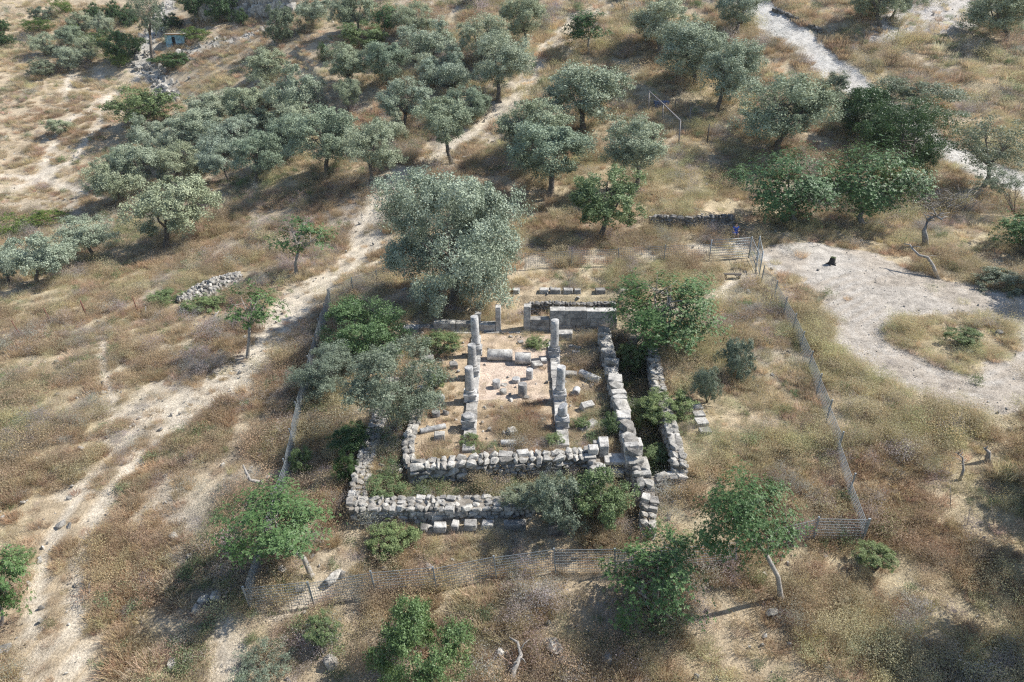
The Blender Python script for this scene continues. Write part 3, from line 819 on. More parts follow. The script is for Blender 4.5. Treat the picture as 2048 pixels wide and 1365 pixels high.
# centre and right of the grove ----------------------------------------
tree('olive_big', 905, 612, (762,362,1038,628), 'largest grey green olive tree, spreading over the rear left corner of the ruin', depth=.85, tr=.9)
for a in [
 ('olive',1097,398,(1010,250,1188,352),'olive tree with forked trunk and wide shadow, uphill from the big olive'),
 ('olive',1271,386,(1210,242,1347,345),'silvery round olive tree with dark forked trunk below the metal pipe frame'),
 ('olive',1062,330,(994,208,1140,290),'olive crown tucked behind the forked olive right of the track'),
 ('olive',1168,263,(1090,137,1256,242),'wide olive tree on a strongly bent bare trunk left of the pipe frame'),
 ('olive',904,328,(830,205,942,292),'olive tree on a tall straight dark trunk at the foot of the track'),
 ('olive',812,283,(740,230,815,292),'small olive crown behind the pair of olives left of the lone straight trunk'),
 ('olive',806,262,(758,165,862,243),'round grey olive left of the two rut track in mid grove'),
 ('olive',743,369,(688,250,800,346),'right one of two olives shading the bare track, pale trunk base'),
 ('olive',656,355,(578,222,716,328),'left one of two olives casting shadows on the bare track, crown broad and pale'),
 ('olive',935,250,(890,176,980,242),'greener low olive close to the left edge of the two rut track'),
 ('olive',895,186,(840,112,938,184),'twin trunked olive with rounded yellow green crown left of the track'),
 ('olive',996,203,(948,76,1066,182),'tall pale olive whose crown leans over the two rut track'),
 ('olive',960,137,(918,38,1020,122),'dark hearted olive directly behind the tall pale one by the track'),
 ('olive',1047,99,(1000,3,1090,78),'round topped olive right beside the track near the upper edge'),
 ('olive',1317,113,(1256,-4,1382,92),'large olive with a long shadow, upper middle between track and gravel road'),
 ('olive',1391,175,(1322,54,1456,156),'left one of two overlapping yellowish olives behind the pipe frame'),
 ('olive',1433,222,(1398,92,1520,206),'right one of two overlapping yellowish olives behind the pipe frame'),
 ('olive',1556,309,(1478,160,1668,286),'broad olive on a slanting black trunk left of the gravel road'),
 ('olive',1476,74,(1428,-14,1530,46),'olive at the upper edge where the gravel road leaves the picture'),
 ('olive',1760,52,(1706,-40,1800,38),'left olive of the pair shading the pale ploughed field'),
 ('olive',1782,40,(1770,-34,1840,30),'right olive of the pair shading the pale ploughed field'),
 ('olive',2013,82,(1940,-10,2058,54),'olive with thin curved trunks at the upper right corner'),
 ('olive',695,233,(670,163,724,214),'small slender olive at the rim of the brushy bank'),
 ('olive',777,184,(728,90,822,166),'olive with spread dark limbs under a yellow green crown above the brushy bank'),
 ('olive',700,180,(652,94,746,166),'pale olive left of the one with spread dark limbs'),
 ('olive',880,142,(834,94,932,138),'low dark olive behind the twin trunked one'),
 ('olive',850,118,(800,48,908,112),'wide rounded olive in the second row above the twin trunked one'),
 ('olive',828,78,(788,10,866,70),'bushy olive beside the green fig tree near the upper edge'),
 ('olive',715,70,(676,-6,752,58),'tall grey olive left of the green fig tree near the upper edge'),
 ('olive',690,66,(660,-2,712,54),'narrow olive wedged between two larger ones near the upper edge'),
 ('olive',627,57,(592,-4,664,48),'olive with a slanting trunk above the pale cutting'),
 ('olive',960,12,(940,-40,972,4),'tip of a small olive trunk just below the upper edge'),
 ('olive',1250,-8,(1235,-40,1290,8),'olive crown cut by the upper edge left of the large one'),
 ('olive',531,161,(484,104,576,170),'topmost olive of the dense stand, on the edge of the open slope'),
]: tree(*a, group=GO)
# the dense stand on the left
GD = 'olive trees of the dense stand beside the valley'
for a in [
 ('olive',234,416,(178,322,284,402),'lowest left olive of the dense stand, next to the green scrub'),
 ('olive',287,390,(238,292,330,375),'olive with thick black forked trunk at the lower edge of the dense stand'),
 ('olive',456,369,(396,282,482,356),'olive with a bent trunk leaning left at the lower edge of the dense stand'),
 ('olive',513,373,(468,268,562,348),'rightmost big olive at the lower edge of the dense stand with a twisted trunk'),
 ('olive',537,343,(505,290,565,330),'small dark trunked olive just behind the twisted one'),
 ('olive',574,322,(532,236,618,314),'olive leaning against the pale pair on the right of the dense stand'),
 ('olive',350,372,(314,290,400,358),'olive of the lower row between the black fork and the leaning one'),
 ('olive',290,330,(262,238,342,302),'pale olive crown just under the round green carob'),
 ('olive',372,320,(336,224,436,292),'large soft olive crown in the middle of the dense stand'),
 ('olive',330,345,(300,268,372,330),'shaded olive crown left of the middle of the dense stand'),
 ('olive',455,310,(414,238,516,302),'olive crown above the leaning one in the dense stand'),
 ('olive',408,262,(372,190,462,244),'upper left crown of the dense stand facing the dry valley side'),
 ('olive',480,256,(444,178,536,248),'olive crown with bare dark twigs under it in the dense stand'),
 ('olive',520,262,(488,218,550,258),'low olive crown above dark gaps in the dense stand'),
 ('olive',600,240,(540,142,642,236),'largest crown at the upper right end of the dense stand'),
 ('olive',560,215,(512,168,590,212),'crown in front of the topmost olive of the dense stand'),
 ('olive',575,275,(540,210,640,268),'olive crown against the brown brush at the right side of the stand'),
 ('olive',240,372,(206,300,262,352),'dull green olive crown at the left rim of the dense stand'),
 ('olive',405,345,(380,300,440,340),'tiny shadowed crown between two lower row olives'),
]: tree(*a, group=GD)
for a in [
 ('olive',330,500,(268,362,428,478),'separate big olive below the dense stand on the dry grass'),
 ('olive',75,572,(20,468,138,556),'front olive of the trio at the left edge, over dark undergrowth'),
 ('olive',186,526,(118,436,224,508),'right olive of the trio at the left edge, with a forked bare trunk'),
 ('olive',20,568,(-40,498,44,556),'olive cut by the left edge next to the trio'),
 ('olive',90,112,(60,70,114,114),'small olive alone on the far left slope'),
 ('olive',137,142,(112,98,168,140),'olive lowest of the little group on the far slope'),
 ('olive',175,124,(150,76,197,122),'darker olive touching the lowest one on the far slope'),
 ('olive',162,70,(135,28,186,66),'silvery olive beside the bright bramble strip on the far slope'),
 ('olive',136,100,(110,56,164,94),'pale olive above the lowest one of the far slope group'),
 ('olive',206,74,(182,30,224,72),'olive on the pale bare patch by the valley head'),
]: tree(*a)
# figs, carobs and other trees
for a in [
 ('fig',1179,107,(1130,26,1212,82),'small green fig tree with crooked trunk right of the two rut track'),
 ('fig',767,71,(744,12,798,66),'dark green fig tree among grey olives near the upper edge'),
 ('fig',1465,372,(1440,332,1492,394),'outermost left small fig crown of the fig hedge'),
 ('fig_big',1600,452,(1480,308,1672,462),'big fig tree with dense shiny crown, left half of the fig hedge'),
 ('fig_big',1726,454,(1640,296,1846,450),'big fig tree with pale bare twigs, right half of the fig hedge'),
 ('dark_big',1800,388,(1722,208,1882,356),'tall deep green tree behind the fig hedge'),
 ('fig_thin',593,553,(547,430,666,512),'fig tree with thick short trunk beside the dirt track, left of the big olive'),
 ('fig_thin',496,714,(452,566,566,664),'sparse fig tree with Y shaped bare trunk in the dry field'),
 ('fig_big',622,1153,(446,966,652,1128),'fig tree leaning left over the front left fence corner'),
 ('fig_big',1340,696,(1222,552,1436,690),'wide fig tree over the rear right corner of the ruin'),
 ('fig_big',1563,1200,(1388,948,1588,1146),'tall fig tree on a thin curved trunk outside the front fence'),
 ('fig_open',1310,1225,(1206,1074,1412,1262),'low sprawling fig with bare grey branches at the front fence'),
 ('fig_thin',1345,1130,(1290,1040,1392,1100),'thin fig shoots standing just behind the low sprawling fig'),
 ('fig',5,1250,(-60,1095,42,1240),'fig tree cut by the left edge beside the wheel track'),
 ('fig',2075,500,(2008,420,2130,495),'fig tree cut by the right edge above the dry slope'),
]: tree(*a, tr=.75)
tree('shrub', 285, 264, (228,180,350,254), 'round green carob tree standing alone in the valley', name='carob_tree', tr=.8)
tree('shrub', 1200, 476, (1146,342,1280,466), 'mixed green tree between the lone silver olive and the rubble terrace wall', name='broadleaf_tree')
tree('sparse', 306, 124, (262,-30,326,88), 'tall pale poplar with bare lower limbs by the blue hut', name='poplar_tree', tr=1.2)
tree('sparse', 1967, 374, (1900,238,2052,352), 'thin grey almond tree beside the gravel road', name='almond_tree', tr=.7)
tree('sparse', 2030, 430, (1960,330,2060,400), 'thin grey bush under the almond tree by the gravel road', name='almond_shrub', cat='shrub', trunk=False)
tree('grey_big', 1800, 262, (1690,166,1898,272), 'huge grey green mastic bush beside the gravel road', name='mastic_bush', cat='shrub', trunk=False)
tree('dark', 1740, 280, (1684,180,1778,274), 'blackish bush in the shade left of the mastic bush', name='dark_bush', cat='shrub', trunk=False)
tree('grey', 1662, 205, (1636,150,1692,206), 'small grey green bush at the left verge of the gravel road', name='grey_bush', cat='shrub', trunk=False)
tree('grey', 555, 90, (526,18,592,88), 'egg shaped dark olive bush above the cutting', name='olive_bush', cat='shrub', tr=.5)
tree('shrub', 730, 100, (686,50,772,106), 'yellow green bush between grey olives below the fig', name='yellow_green_bush', cat='shrub', trunk=False)
tree('dark', 245, 124, (208,66,282,124), 'dark green thicket left of the dry stream bed', name='dark_thicket', cat='shrub', trunk=False)
tree('grey', 76, 152, (54,122,106,154), 'low dark grey shrub under the small far olive', name='low_shrub', cat='shrub', trunk=False)
tree('olive', 118, 272, (94,240,140,270), 'little multi stemmed olive shrub alone on the far dry slope', name='olive_shrub', cat='shrub', trunk=False)
tree('dark', 12, 92, (-10,66,28,92), 'dark shrub at the left edge on the far slope, lower one', name='dark_shrub', cat='shrub', trunk=False)
tree('dark', 4, 64, (-14,42,16,64), 'dark shrub at the left edge on the far slope, upper one', name='dark_shrub', cat='shrub', trunk=False)
tree('grey', 82, 46, (62,16,104,44), 'grey bush next to the bright bramble patches', name='grey_bush', cat='shrub', trunk=False)
for i, (bx, by, box, lb) in enumerate([
 (75,66,(44,38,106,66),'bright green bramble patch in the far left corner, left of the silver olive'),
 (120,30,(98,2,144,32),'bright green bramble patch at the upper left edge'),
 (150,84,(136,52,166,84),'bright bramble tuft between far slope olives'),
 (196,104,(168,68,216,102),'long bright bramble bank running down to the thicket'),
 (237,136,(216,104,258,136),'rounded lime green bramble at the foot of the dark thicket'),
 (395,84,(362,56,416,84),'bright bushes growing beside the blue hut'),
 (20,468,(-20,430,70,468),'bright green scrub at the left edge below the far slope'),
 (100,452,(60,418,135,448),'bright green scrub strip left of the dense stand'),
]): tree('lime', bx, by, box, lb, name='bramble', cat='shrub', trunk=False)
for bx, by, box, lb in [
 (180,40,(166,10,206,44),'dark bush right of the upper bramble patch'),
 (220,40,(204,6,246,44),'dark bush left of the poplar crown'),
 (258,48,(236,14,276,58),'shaded bush behind the poplar trunk'),
 (345,60,(318,30,362,60),'small bush above the blue hut'),
 (340,128,(310,108,380,134),'low dark green shrubs below the blue hut'),
 (392,46,(360,-20,420,42),'dark green tree left on the limestone cliff'),
 (440,44,(408,-24,476,46),'dark green tree in the middle of the limestone cliff'),
 (505,22,(468,-30,530,24),'dark green tree right on the limestone cliff'),
 (485,52,(468,20,494,50),'small bright shrub at the foot of the limestone cliff'),
 (555,14,(524,-24,570,12),'dark green tree right of the pale limestone cliff'),
]: tree('dark', bx, by, box, lb, name='dark_bush', cat='shrub', trunk=False)
# shrubs in and round the ruin
for k, bx, by, box, lb in [
 ('big_shrub',730,712,(656,600,810,724),'bright green bushy tree left of the back wall of the ruin'),
 ('grey_big',655,790,(590,690,716,800),'grey green bushy tree half over the left fence line'),
 ('grey_big',790,868,(704,690,880,856),'large bushy tree covering the left corridor of the ruin'),
 ('grey',1118,1058,(1062,950,1172,1062),'greyish bush growing on the outer front wall'),
 ('shrub',1210,1052,(1152,946,1262,1054),'yellow green bush beside the steps of the ruin'),
 ('grey',1482,760,(1444,678,1512,764),'upright grey shrub right of the ruin, the larger one'),
 ('grey',1414,806,(1388,736,1442,806),'upright grey shrub right of the ruin, the smaller one'),
 ('shrub',1330,832,(1286,780,1384,836),'green shrub hanging over the right trench'),
 ('big_shrub',840,1385,(748,1214,934,1400),'dense green bush in the middle of the lower edge'),
 ('shrub',642,1290,(612,1232,676,1292),'small green thorn bush near the lower edge'),
 ('sparse',530,1340,(474,1280,580,1352),'thin grey green bush near the lower edge, left of the thorn bush'),
 ('shrub',1750,1140,(1716,1084,1788,1142),'dark green ball shrub right of the front right fence corner'),
 ('shrub',38,1128,(14,1096,60,1128),'small green shrub beside the wheel track'),
 ('shrub',770,985,(734,945,805,988),'green weed bush inside the front left corner of the corridor'),
 ('shrub',1262,748,(1236,690,1290,752),'green shrub inside the upper end of the right trench'),
 ('shrub',1290,860,(1262,800,1326,860),'leafy weeds standing in the middle of the right trench'),
 ('shrub',1310,930,(1284,890,1334,932),'leafy weeds filling the front end of the right trench'),
 ('shrub',882,706,(848,664,920,708),'green bush on the left aisle before the back wall'),
 ('shrub',1222,872,(1204,828,1238,874),'small green bush against the inner face of the right wall'),
 ('shrub',1166,858,(1150,836,1180,858),'tiny bush beside the tilted slab'),
 ('shrub',872,778,(850,740,892,782),'weeds between fallen blocks of the left aisle'),
 ('dark',720,960,(668,905,715,975),'dark green weeds outside the left wall'),
 ('dark',700,905,(660,850,735,905),'dark weeds in the shade of the left shrubs'),
 ('shrub',600,948,(580,896,622,950),'light green bush beside the left fence'),
 ('shrub',785,1085,(736,1040,830,1090),'weedy green clump in front of the outer front wall'),
 ('grey',1060,1020,(1010,960,1085,1010),'low grey thistles in the sunken front corridor'),
 ('grey',2000,575,(1960,540,2060,590),'pale grey dried bush right of the fallen branch'),
 ('shrub',1930,690,(1898,655,1960,690),'green weed tuft on the island of the turning circle'),
 ('shrub',1080,690,(1052,672,1100,692),'small green tuft in the nave before the back wall'),
 ('shrub',935,890,(920,868,958,892),'green tuft growing over the end of the left column base'),
 ('shrub',1108,888,(1092,866,1128,890),'green tuft at the end of the right column base'),
 ('shrub',330,606,(300,580,360,612),'green weeds left of the stone heap'),
 ('shrub',400,622,(370,592,452,624),'green weeds under the stone heap'),
 ('dark',730,115,(640,92,664,150),'dark brush at the head of the bank'),
]: tree(k, bx, by, box, lb, name='bush', cat='shrub', trunk=False)
# trees beyond the right edge that throw the shadows seen there
for bx, by, box, lb in [
 (2290,1290,(2130,960,2420,1240),'broad olive tree standing beyond the right edge, lower one'),
 (2200,1120,(2110,960,2290,1090),'olive tree standing beyond the right edge beside the fence corner'),
 (2210,590,(2130,440,2300,560),'olive tree standing beyond the right edge above the turning circle'),
 (2190,990,(2100,860,2250,950),'olive tree standing beyond the right edge below the turning circle'),
]: tree('olive', bx, by, box, lb)
# ------------------------------------------------------------------ the ruin
def block_mesh(name, sx, sy, sz, mat, seed, jit=.02, bev=.025):
    """hewn block, centred in x and y, standing on z=0, with worn uneven corners"""
    r = random.Random(seed); bm = bmesh.new()
    bmesh.ops.create_cube(bm, size=1)
    for v in bm.verts:
        v.co = Vector((v.co.x * sx + r.uniform(-jit, jit), v.co.y * sy + r.uniform(-jit, jit), (v.co.z + .5) * sz + r.uniform(-jit, jit) * .6))
    bmesh.ops.bevel(bm, geom=bm.edges[:], offset=min(bev, sx * .2, sy * .2, sz * .2), segments=1, affect='EDGES')
    for v in bm.verts: v.co += Vector((r.uniform(-1, 1), r.uniform(-1, 1), r.uniform(-1, 1))) * bev * .3
    me = bpy.data.meshes.new(name); bm.to_mesh(me); bm.free(); me.materials.append(mat); return me

BM = [block_mesh('wall_block', 1, 1, 1, M['hewn'], 300 + i, .05, .05) for i in range(8)]
def node_path(P):
    P = [Vector(p) for p in P]; ln = [0]
    for a, b in zip(P[:-1], P[1:]): ln.append(ln[-1] + (b - a).length)
    def at(s):
        for i in range(len(P) - 1):
            if s <= ln[i + 1] or i == len(P) - 2:
                f = (s - ln[i]) / max(ln[i + 1] - ln[i], 1e-6); return P[i].lerp(P[i + 1], f), (P[i + 1] - P[i]).normalized()
    return at, ln[-1]
def stone_wall(name, label, P, zbot, width, size, mats=None, blocky=0, seed=1, rough=1.0, rows=None, faces=(1, 1)):
    """dry stone wall: stones laid in courses on both faces, rubble across the top, packed earth inside"""
    r = random.Random(seed); at, Lg = node_path(P)
    c0, d0 = at(0)
    t = thing(name, label, 'wall', (c0.x, c0.y, zbot))
    T = Tubes(); m = max(2, int(Lg / .5)); prev = None
    core_V, core_F = [], []
    for i in range(m + 1):
        p, d = at(Lg * i / m); nrm = Vector((-d.y, d.x, 0)).normalized() * (width / 2 - size * .36)
        for sgn in (-1, 1):
            core_V.append(tuple(p + nrm * sgn + Vector((0, 0, -size * .38)) - t.location))
            core_V.append((p.x + nrm.x * sgn - t.location.x, p.y + nrm.y * sgn - t.location.y, -.3))
    for i in range(m):
        a = 4 * i; b = a + 4
        core_F += [(a, a + 1, b + 1, b), (a + 2, b + 2, b + 3, a + 3), (a, b, b + 2, a + 2)]
    core_F += [(0, 2, 3, 1), (4 * m, 4 * m + 1, 4 * m + 3, 4 * m + 2)]
    link('core', mesh_np('wall_core', core_V, core_F, M['earth']), t)
    rows = rows or max(2, int(round(width / size)))
    src = mats or ROCK; cnt = 0
    zmax = max(p[2] for p in P); nc = int((zmax - zbot) / (size * .72)) + 1
    for course in reversed(range(nc)):
        s = r.uniform(0, size)
        while s < Lg:
            w = size * r.choice([.65, .85, 1.0, 1.2, 1.6, 1.9]); p, d = at(min(s + w / 2, Lg)); n2 = Vector((-d.y, d.x, 0)).normalized()
            hgt = p.z - zbot; k = max(1, round(hgt / (size * .72))); ch = hgt / k
            if course < k or course == nc - 1:
                course_ = k - 1 if course == nc - 1 else course
                if course != nc - 1 and course == k - 1: s += w; continue
                top = course == nc - 1
                js = range(rows) if top else [j for j in (0, rows - 1) if faces[0 if j == 0 else 1]]
                for j in js:
                    if cnt >= 295: break
                    if top and rows > 2 and 0 < j < rows - 1 and r.random() < .22: continue
                    off = (j + .5) / rows * width - width / 2
                    isblk = r.random() < blocky
                    me = r.choice(BM) if isblk else r.choice(src)
                    edge = j in (0, rows - 1)
                    sx = w * (1.0 if edge else r.uniform(.7, 1)); sy = width / rows * r.uniform(.95, 1.25); sz = ch * (1.12 if not top else r.uniform(.85, 1.3 + .2 * (rough > 1.1)) * (1 if edge else .8))
                    q = p + n2 * (off + r.uniform(-.05, .05) * rough + (0 if edge else r.uniform(-.12, .12) * size)) + d * (r.uniform(-.06, .06) * size if edge else r.uniform(-.4, .4) * size)
                    zc = zbot + (course_ + .5) * ch + (r.uniform(-.05, .08) * rough * size * 2 if top else 0)
                    if isblk: zc = zbot + course_ * ch
                    o = link('stone', me, t, q - t.location + Vector((0, 0, zc - q.z)),
                             (r.uniform(-.12, .12) * rough, r.uniform(-.12, .12) * rough, math.atan2(d.y, d.x) + r.uniform(-.2, .2) * rough * (1 if edge else 4) + (0 if isblk else r.choice([0, math.pi]))),
                             (sx * (1.18 if not isblk else .97), sy * (1.18 if not isblk else .97), sz * (1.15 if not isblk else 1)))
                    cnt += 1
            s += w
    return t

# back wall of hewn blocks, with the doorway ----------------------------
YB = float(W(1040, 664, 0)[1])
def XB(px, z=0.0, dy=0.0):
    """x at the wall's plane for a photo column near the wall"""
    r0 = ray(px, 664); t = (YB + dy) / r0[1]; return r0[0] * t
bw = thing('back_wall', 'long hewn block back wall of the ruin with a central doorway', 'wall', (XB(1024), YB, 0))
def bblk(px0, px1, z0, h, depth=.62, dy=0, name='block', mat='hewn', seed=None, jit=.012):
    x0, x1 = XB(px0, 0, dy), XB(px1, 0, dy)
    me = block_mesh('back_wall_block', x1 - x0 - .012, depth, h, M[mat], seed or int(px0 * 3 + z0 * 100), jit, .02)
    return link(name, me, bw, ((x0 + x1) / 2 - bw.location.x, YB + dy + depth / 2 - bw.location.y, z0))
bblk(806, 838, -.15, .42); bblk(838, 868, -.15, .45)
bblk(868, 911, -.15, .40); bblk(868, 911, .25, .40); bblk(911, 958, -.15, .33); bblk(911, 956, .18, .45)
bblk(958, 991, -.15, .24); bblk(958, 991, .09, .45)
bblk(951, 962, .62, .55, .36, .2); bblk(950, 963, 1.17, .14, .42, .16)
bblk(991, 1002, -.1, 1.95, .55, name='door_jamb'); bblk(1047, 1061, -.1, 2.0, .58, name='door_jamb')
bblk(1002, 1047, -.16, .2, .6, name='threshold')
bblk(1061, 1099, -.15, .62); bblk(1061, 1099, .47, .45)
bblk(1099, 1150, -.15, .62); bblk(1150, 1192, -.15, .6); bblk(1192, 1233, -.15, .6)
bblk(1099, 1141, .47, .53); bblk(1141, 1180, .47, .53); bblk(1180, 1233, .45, .55)
bblk(1099, 1130, 1.0, .62, .66); bblk(1130, 1172, 1.0, .61, .66); bblk(1172, 1231, 1.0, .56, .64)
for a, b in ((870, 905), (905, 948), (966, 1002), (1002, 1040)):
    bblk(a, b, -.12, .17, .3, -.3, name='footing_slab')

# column rows -----------------------------------------------------------
def lathe(name, prof, mat, sides=24, top_tilt=0):
    V, F = [], []
    for z, rr in prof:
        for k in range(sides):
            a = 6.2832 * k / sides; V.append((rr * math.cos(a), rr * math.sin(a), z + (top_tilt * rr * math.cos(a) if z == prof[-1][0] else 0)))
    for i in range(len(prof) - 1):
        for k in range(sides): F.append((i * sides + k, i * sides + (k + 1) % sides, (i + 1) * sides + (k + 1) % sides, (i + 1) * sides + k))
    F.append(tuple(range((len(prof) - 1) * sides, len(prof) * sides))); F.append(tuple(reversed(range(sides))))
    me = mesh_np(name, V, F, M[mat])
    for p in me.polygons: p.use_smooth = len(p.vertices) == 4
    return me
def stylobate(name, label, pa, pb, width):
    a, b = Vector(W(*pa)), Vector(W(*pb)); d = (b - a); n = int(d.length / .92); ang = math.atan2(d.y, d.x)
    t = thing(name, label, 'column base', (a.x, a.y, 0))
    r = random.Random(int(pa[0]))
    for i in range(n):
        p = a.lerp(b, (i + .5) / n) - t.location
        link('slab', block_mesh('stylobate_slab', d.length / n * .985, width * r.uniform(.93, 1.04), .34, M['hewn'], 500 + i + int(pa[0]), .025, .03), t, (p.x, p.y, -.14 + r.uniform(-.02, .02)), (0, 0, ang))
    return t
stylobate('column_footing', 'pale slab strip carrying the left row of columns', (953, 672, .12), (937, 903, .12), .70)
stylobate('column_footing', 'pale slab strip carrying the right row of columns', (1106, 684, .12), (1127, 893, .12), .66)
def column(px, py, height, label, rad=.27, ped=.5, lean=(0, 0), name='column', broken=0):
    p = W(px, py, .14)
    t = thing(name, label, 'column', (p[0], p[1], .14))
    # pedestal with base mouldings
    pm = Tubes()
    w = .37
    pm.box(-w, w, -w, w, 0, .10); pm.box(-w + .05, w - .05, -w + .05, w - .05, .10, ped - .12); pm.box(-w - .01, w + .01, -w - .01, w + .01, ped - .12, ped)
    link('pedestal', pm.mesh('pedestal', M['marble']), t)
    bs = lathe('column_foot', [(ped, rad + .09), (ped + .05, rad + .10), (ped + .09, rad + .03), (ped + .12, rad + .06), (ped + .16, rad + .045), (ped + .19, rad + .01)], 'marble', 24)
    link('moulded_foot', bs, t)
    if height > 0:
        prof = [(ped + .19, rad), (ped + .30, rad * .985)] + [(ped + .3 + (height - .1) * k / 6, rad * (.985 - .012 * k)) for k in range(1, 7)]
        s = link('shaft', lathe('column_shaft', prof, 'marble', 28, .04 + broken), t, None, (lean[0], lean[1], 0))
    return t
column(953, 707, 1.95, 'tallest standing column shaft on the left strip, nearest the doorway', lean=(-.0, -.03))
column(947, 751, 1.42, 'middle one of the three standing shafts on the left strip', rad=.26, lean=(0, -.03))
column(941, 799, 1.42, 'front one of the three standing shafts on the left strip', rad=.26, lean=(0, -.02))
column(937, 853, 0, 'bare column pedestal on the left strip without any shaft', ped=.55)
column(1108, 712, 1.85, 'standing column shaft on the right strip nearest the back wall', rad=.27)
column(1119, 799, 1.45, 'front standing column shaft on the right strip, half in tree shadow', rad=.265, lean=(0, .02))
column(1124, 851, .55, 'broken pedestal with a jagged stub on the right strip', ped=.5, broken=.5)

# the walls of piled stone ----------------------------------------------
stone_wall('stone_wall', 'tall thick wall of big blocks along the right aisle', RWp['aisle_right'], -.95, .72, .52, None, .25, 11, 1.0, rows=1)
stone_wall('stone_wall', 'front wall of the hall topped by big rugged boulders', RWp['front_inner'], -.85, .85, .37, None, .08, 12, 1.3)
stone_wall('stone_wall', 'low stone wall on the left side of the hall', RWp['left_inner'], -.55, .62, .38, None, .1, 13)
stone_wall('stone_wall', 'outer left boundary wall of the ruin, light rubble top', RWp['left_outer'], -1.35, .92, .28, None, .10, 14, 1, faces=(1, 0))
stone_wall('stone_wall', 'outer front boundary wall of the ruin with squared facing blocks', RWp['front_outer'], -1.3, 1.0, .285, None, .18, 15, 1, faces=(1, 0))
stone_wall('stone_wall', 'short low cross wall joining the left outer and inner walls', [W(748,937,-.3), W(803,934,-.25)], -.85, .5, .36, None, .2, 16)
stone_wall('stone_wall', 'short wall stub beside the doorway steps at the front right', [W(1190,914,.38), W(1196,948,.2)], -.9, .75, .34, None, .35, 17)
stone_wall('stone_wall', 'rubble topped wall right of the doorway steps', RWp['outer_right'], -.95, .85, .38, None, .15, 18)
stone_wall('stone_wall', 'low continuation of the right end wall, towards the front bushes', [W(1300,980,.05), W(1298,1015,-.1), W(1296,1050,-.35)], -1.3, .72, .34, None, .15, 19)
stone_wall('stone_wall', 'short rubble wall closing the front end of the right trench', [W(1298,953,.2), W(1330,951,.25), W(1364,947,.3)], -.95, .55, .34, None, .1, 20)
stone_wall('stone_wall', 'grey rubble retaining wall along the right trench', [p + np.array([0, 0, .28]) for p in RWp['right_retaining']], -1.0, .7, .31, None, .0, 21, 1, faces=(1, 1))
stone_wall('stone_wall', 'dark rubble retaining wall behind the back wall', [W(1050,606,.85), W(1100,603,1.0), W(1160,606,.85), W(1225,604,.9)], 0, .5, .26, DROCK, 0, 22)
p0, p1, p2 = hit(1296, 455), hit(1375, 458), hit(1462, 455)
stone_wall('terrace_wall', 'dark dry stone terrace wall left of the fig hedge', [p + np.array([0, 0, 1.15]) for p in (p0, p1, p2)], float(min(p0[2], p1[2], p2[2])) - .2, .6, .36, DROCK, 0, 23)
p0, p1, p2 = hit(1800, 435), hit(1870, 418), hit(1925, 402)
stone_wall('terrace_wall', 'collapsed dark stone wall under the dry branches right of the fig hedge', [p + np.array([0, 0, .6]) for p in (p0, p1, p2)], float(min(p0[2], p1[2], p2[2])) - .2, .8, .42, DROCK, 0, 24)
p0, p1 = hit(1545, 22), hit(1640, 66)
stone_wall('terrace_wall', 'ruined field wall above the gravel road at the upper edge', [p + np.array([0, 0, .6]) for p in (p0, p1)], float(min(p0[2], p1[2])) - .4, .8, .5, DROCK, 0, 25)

def blk(name, px, py, z, sx, sy, sz, label, rot=0, mat='hewn', tilt=(0, 0), jit=.03, bev=.035, cat='block', group=None, sink=.04):
    p = W(px, py, z); CLEARED.append((p[0], p[1], max(sx, sy) * .5))
    me = block_mesh(name, sx, sy, sz, M[mat], int(px * 7 + py), jit, bev)
    o = link(name, me, None, (p[0], p[1], z - sink), (tilt[0], tilt[1], rot)); return tag(o, label, cat, group)
def rock(px, py, sx, sy, sz, label, rot=0, dark=False, name='boulder', z=None, seed=None):
    p = hit(px, py) if z is None else W(px, py, z)
    s = seed or int(px * 3 + py)
    CLEARED.append((p[0], p[1], max(sx, sy) * .55))
    me = rock_mesh(name, s, M['dark_stone' if dark else 'stone'], .45, 26)
    o = link(name, me, None, (p[0], p[1], p[2] + sz * .28), (0, 0, rot), (sx, sy, sz)); return tag(o, label, 'rock')
def drum(px, py, z, length, rad, label, rot=0, upright=False, tilt=0, mat='marble'):
    p = W(px, py, z); CLEARED.append((p[0], p[1], max(.45, 0 if upright else length * .55)))
    me = lathe('column_drum', [(0, rad * .97), (.04, rad), (length * .5, rad * 1.01), (length - .04, rad), (length, rad * .96)], mat, 22, .05)
    if upright: o = link('column_drum', me, None, (p[0], p[1], z - .03), (tilt, 0, rot))
    else:
        d = Vector((math.cos(rot), math.sin(rot), 0)) * length / 2
        o = link('column_drum', me, None, (p[0] - d.x, p[1] - d.y, z + rad - .05), (0, math.pi / 2, rot))
    return tag(o, label, 'column drum')

# steps and corner blocks at the front right doorway
blk('threshold_step', 1229, 921, 0, 1.05, .75, .22, 'wide pale threshold slab of the front right doorway', jit=.01)
blk('threshold_step', 1226, 946, -.5, 1.0, .7, .3, 'lower landing slab under the threshold of the front right doorway', jit=.01)
blk('corner_block', 1262, 912, -.1, .95, .75, .95, 'big squared corner block right of the threshold', jit=.02)
blk('corner_block', 1186, 905, .35, .48, .42, .38, 'left one of two squared blocks above the threshold steps')
blk('corner_block', 1206, 905, .05, .5, .85, .75, 'right one of two squared blocks above the threshold steps')
blk('corner_block', 1192, 891, .38, .32, .3, .28, 'small block perched behind the two squared ones')
blk('side_slab', 1271, 985, -1.1, .3, 2.1, 1.0, 'smooth upright slab lining the narrow gap at the front right', jit=.02)
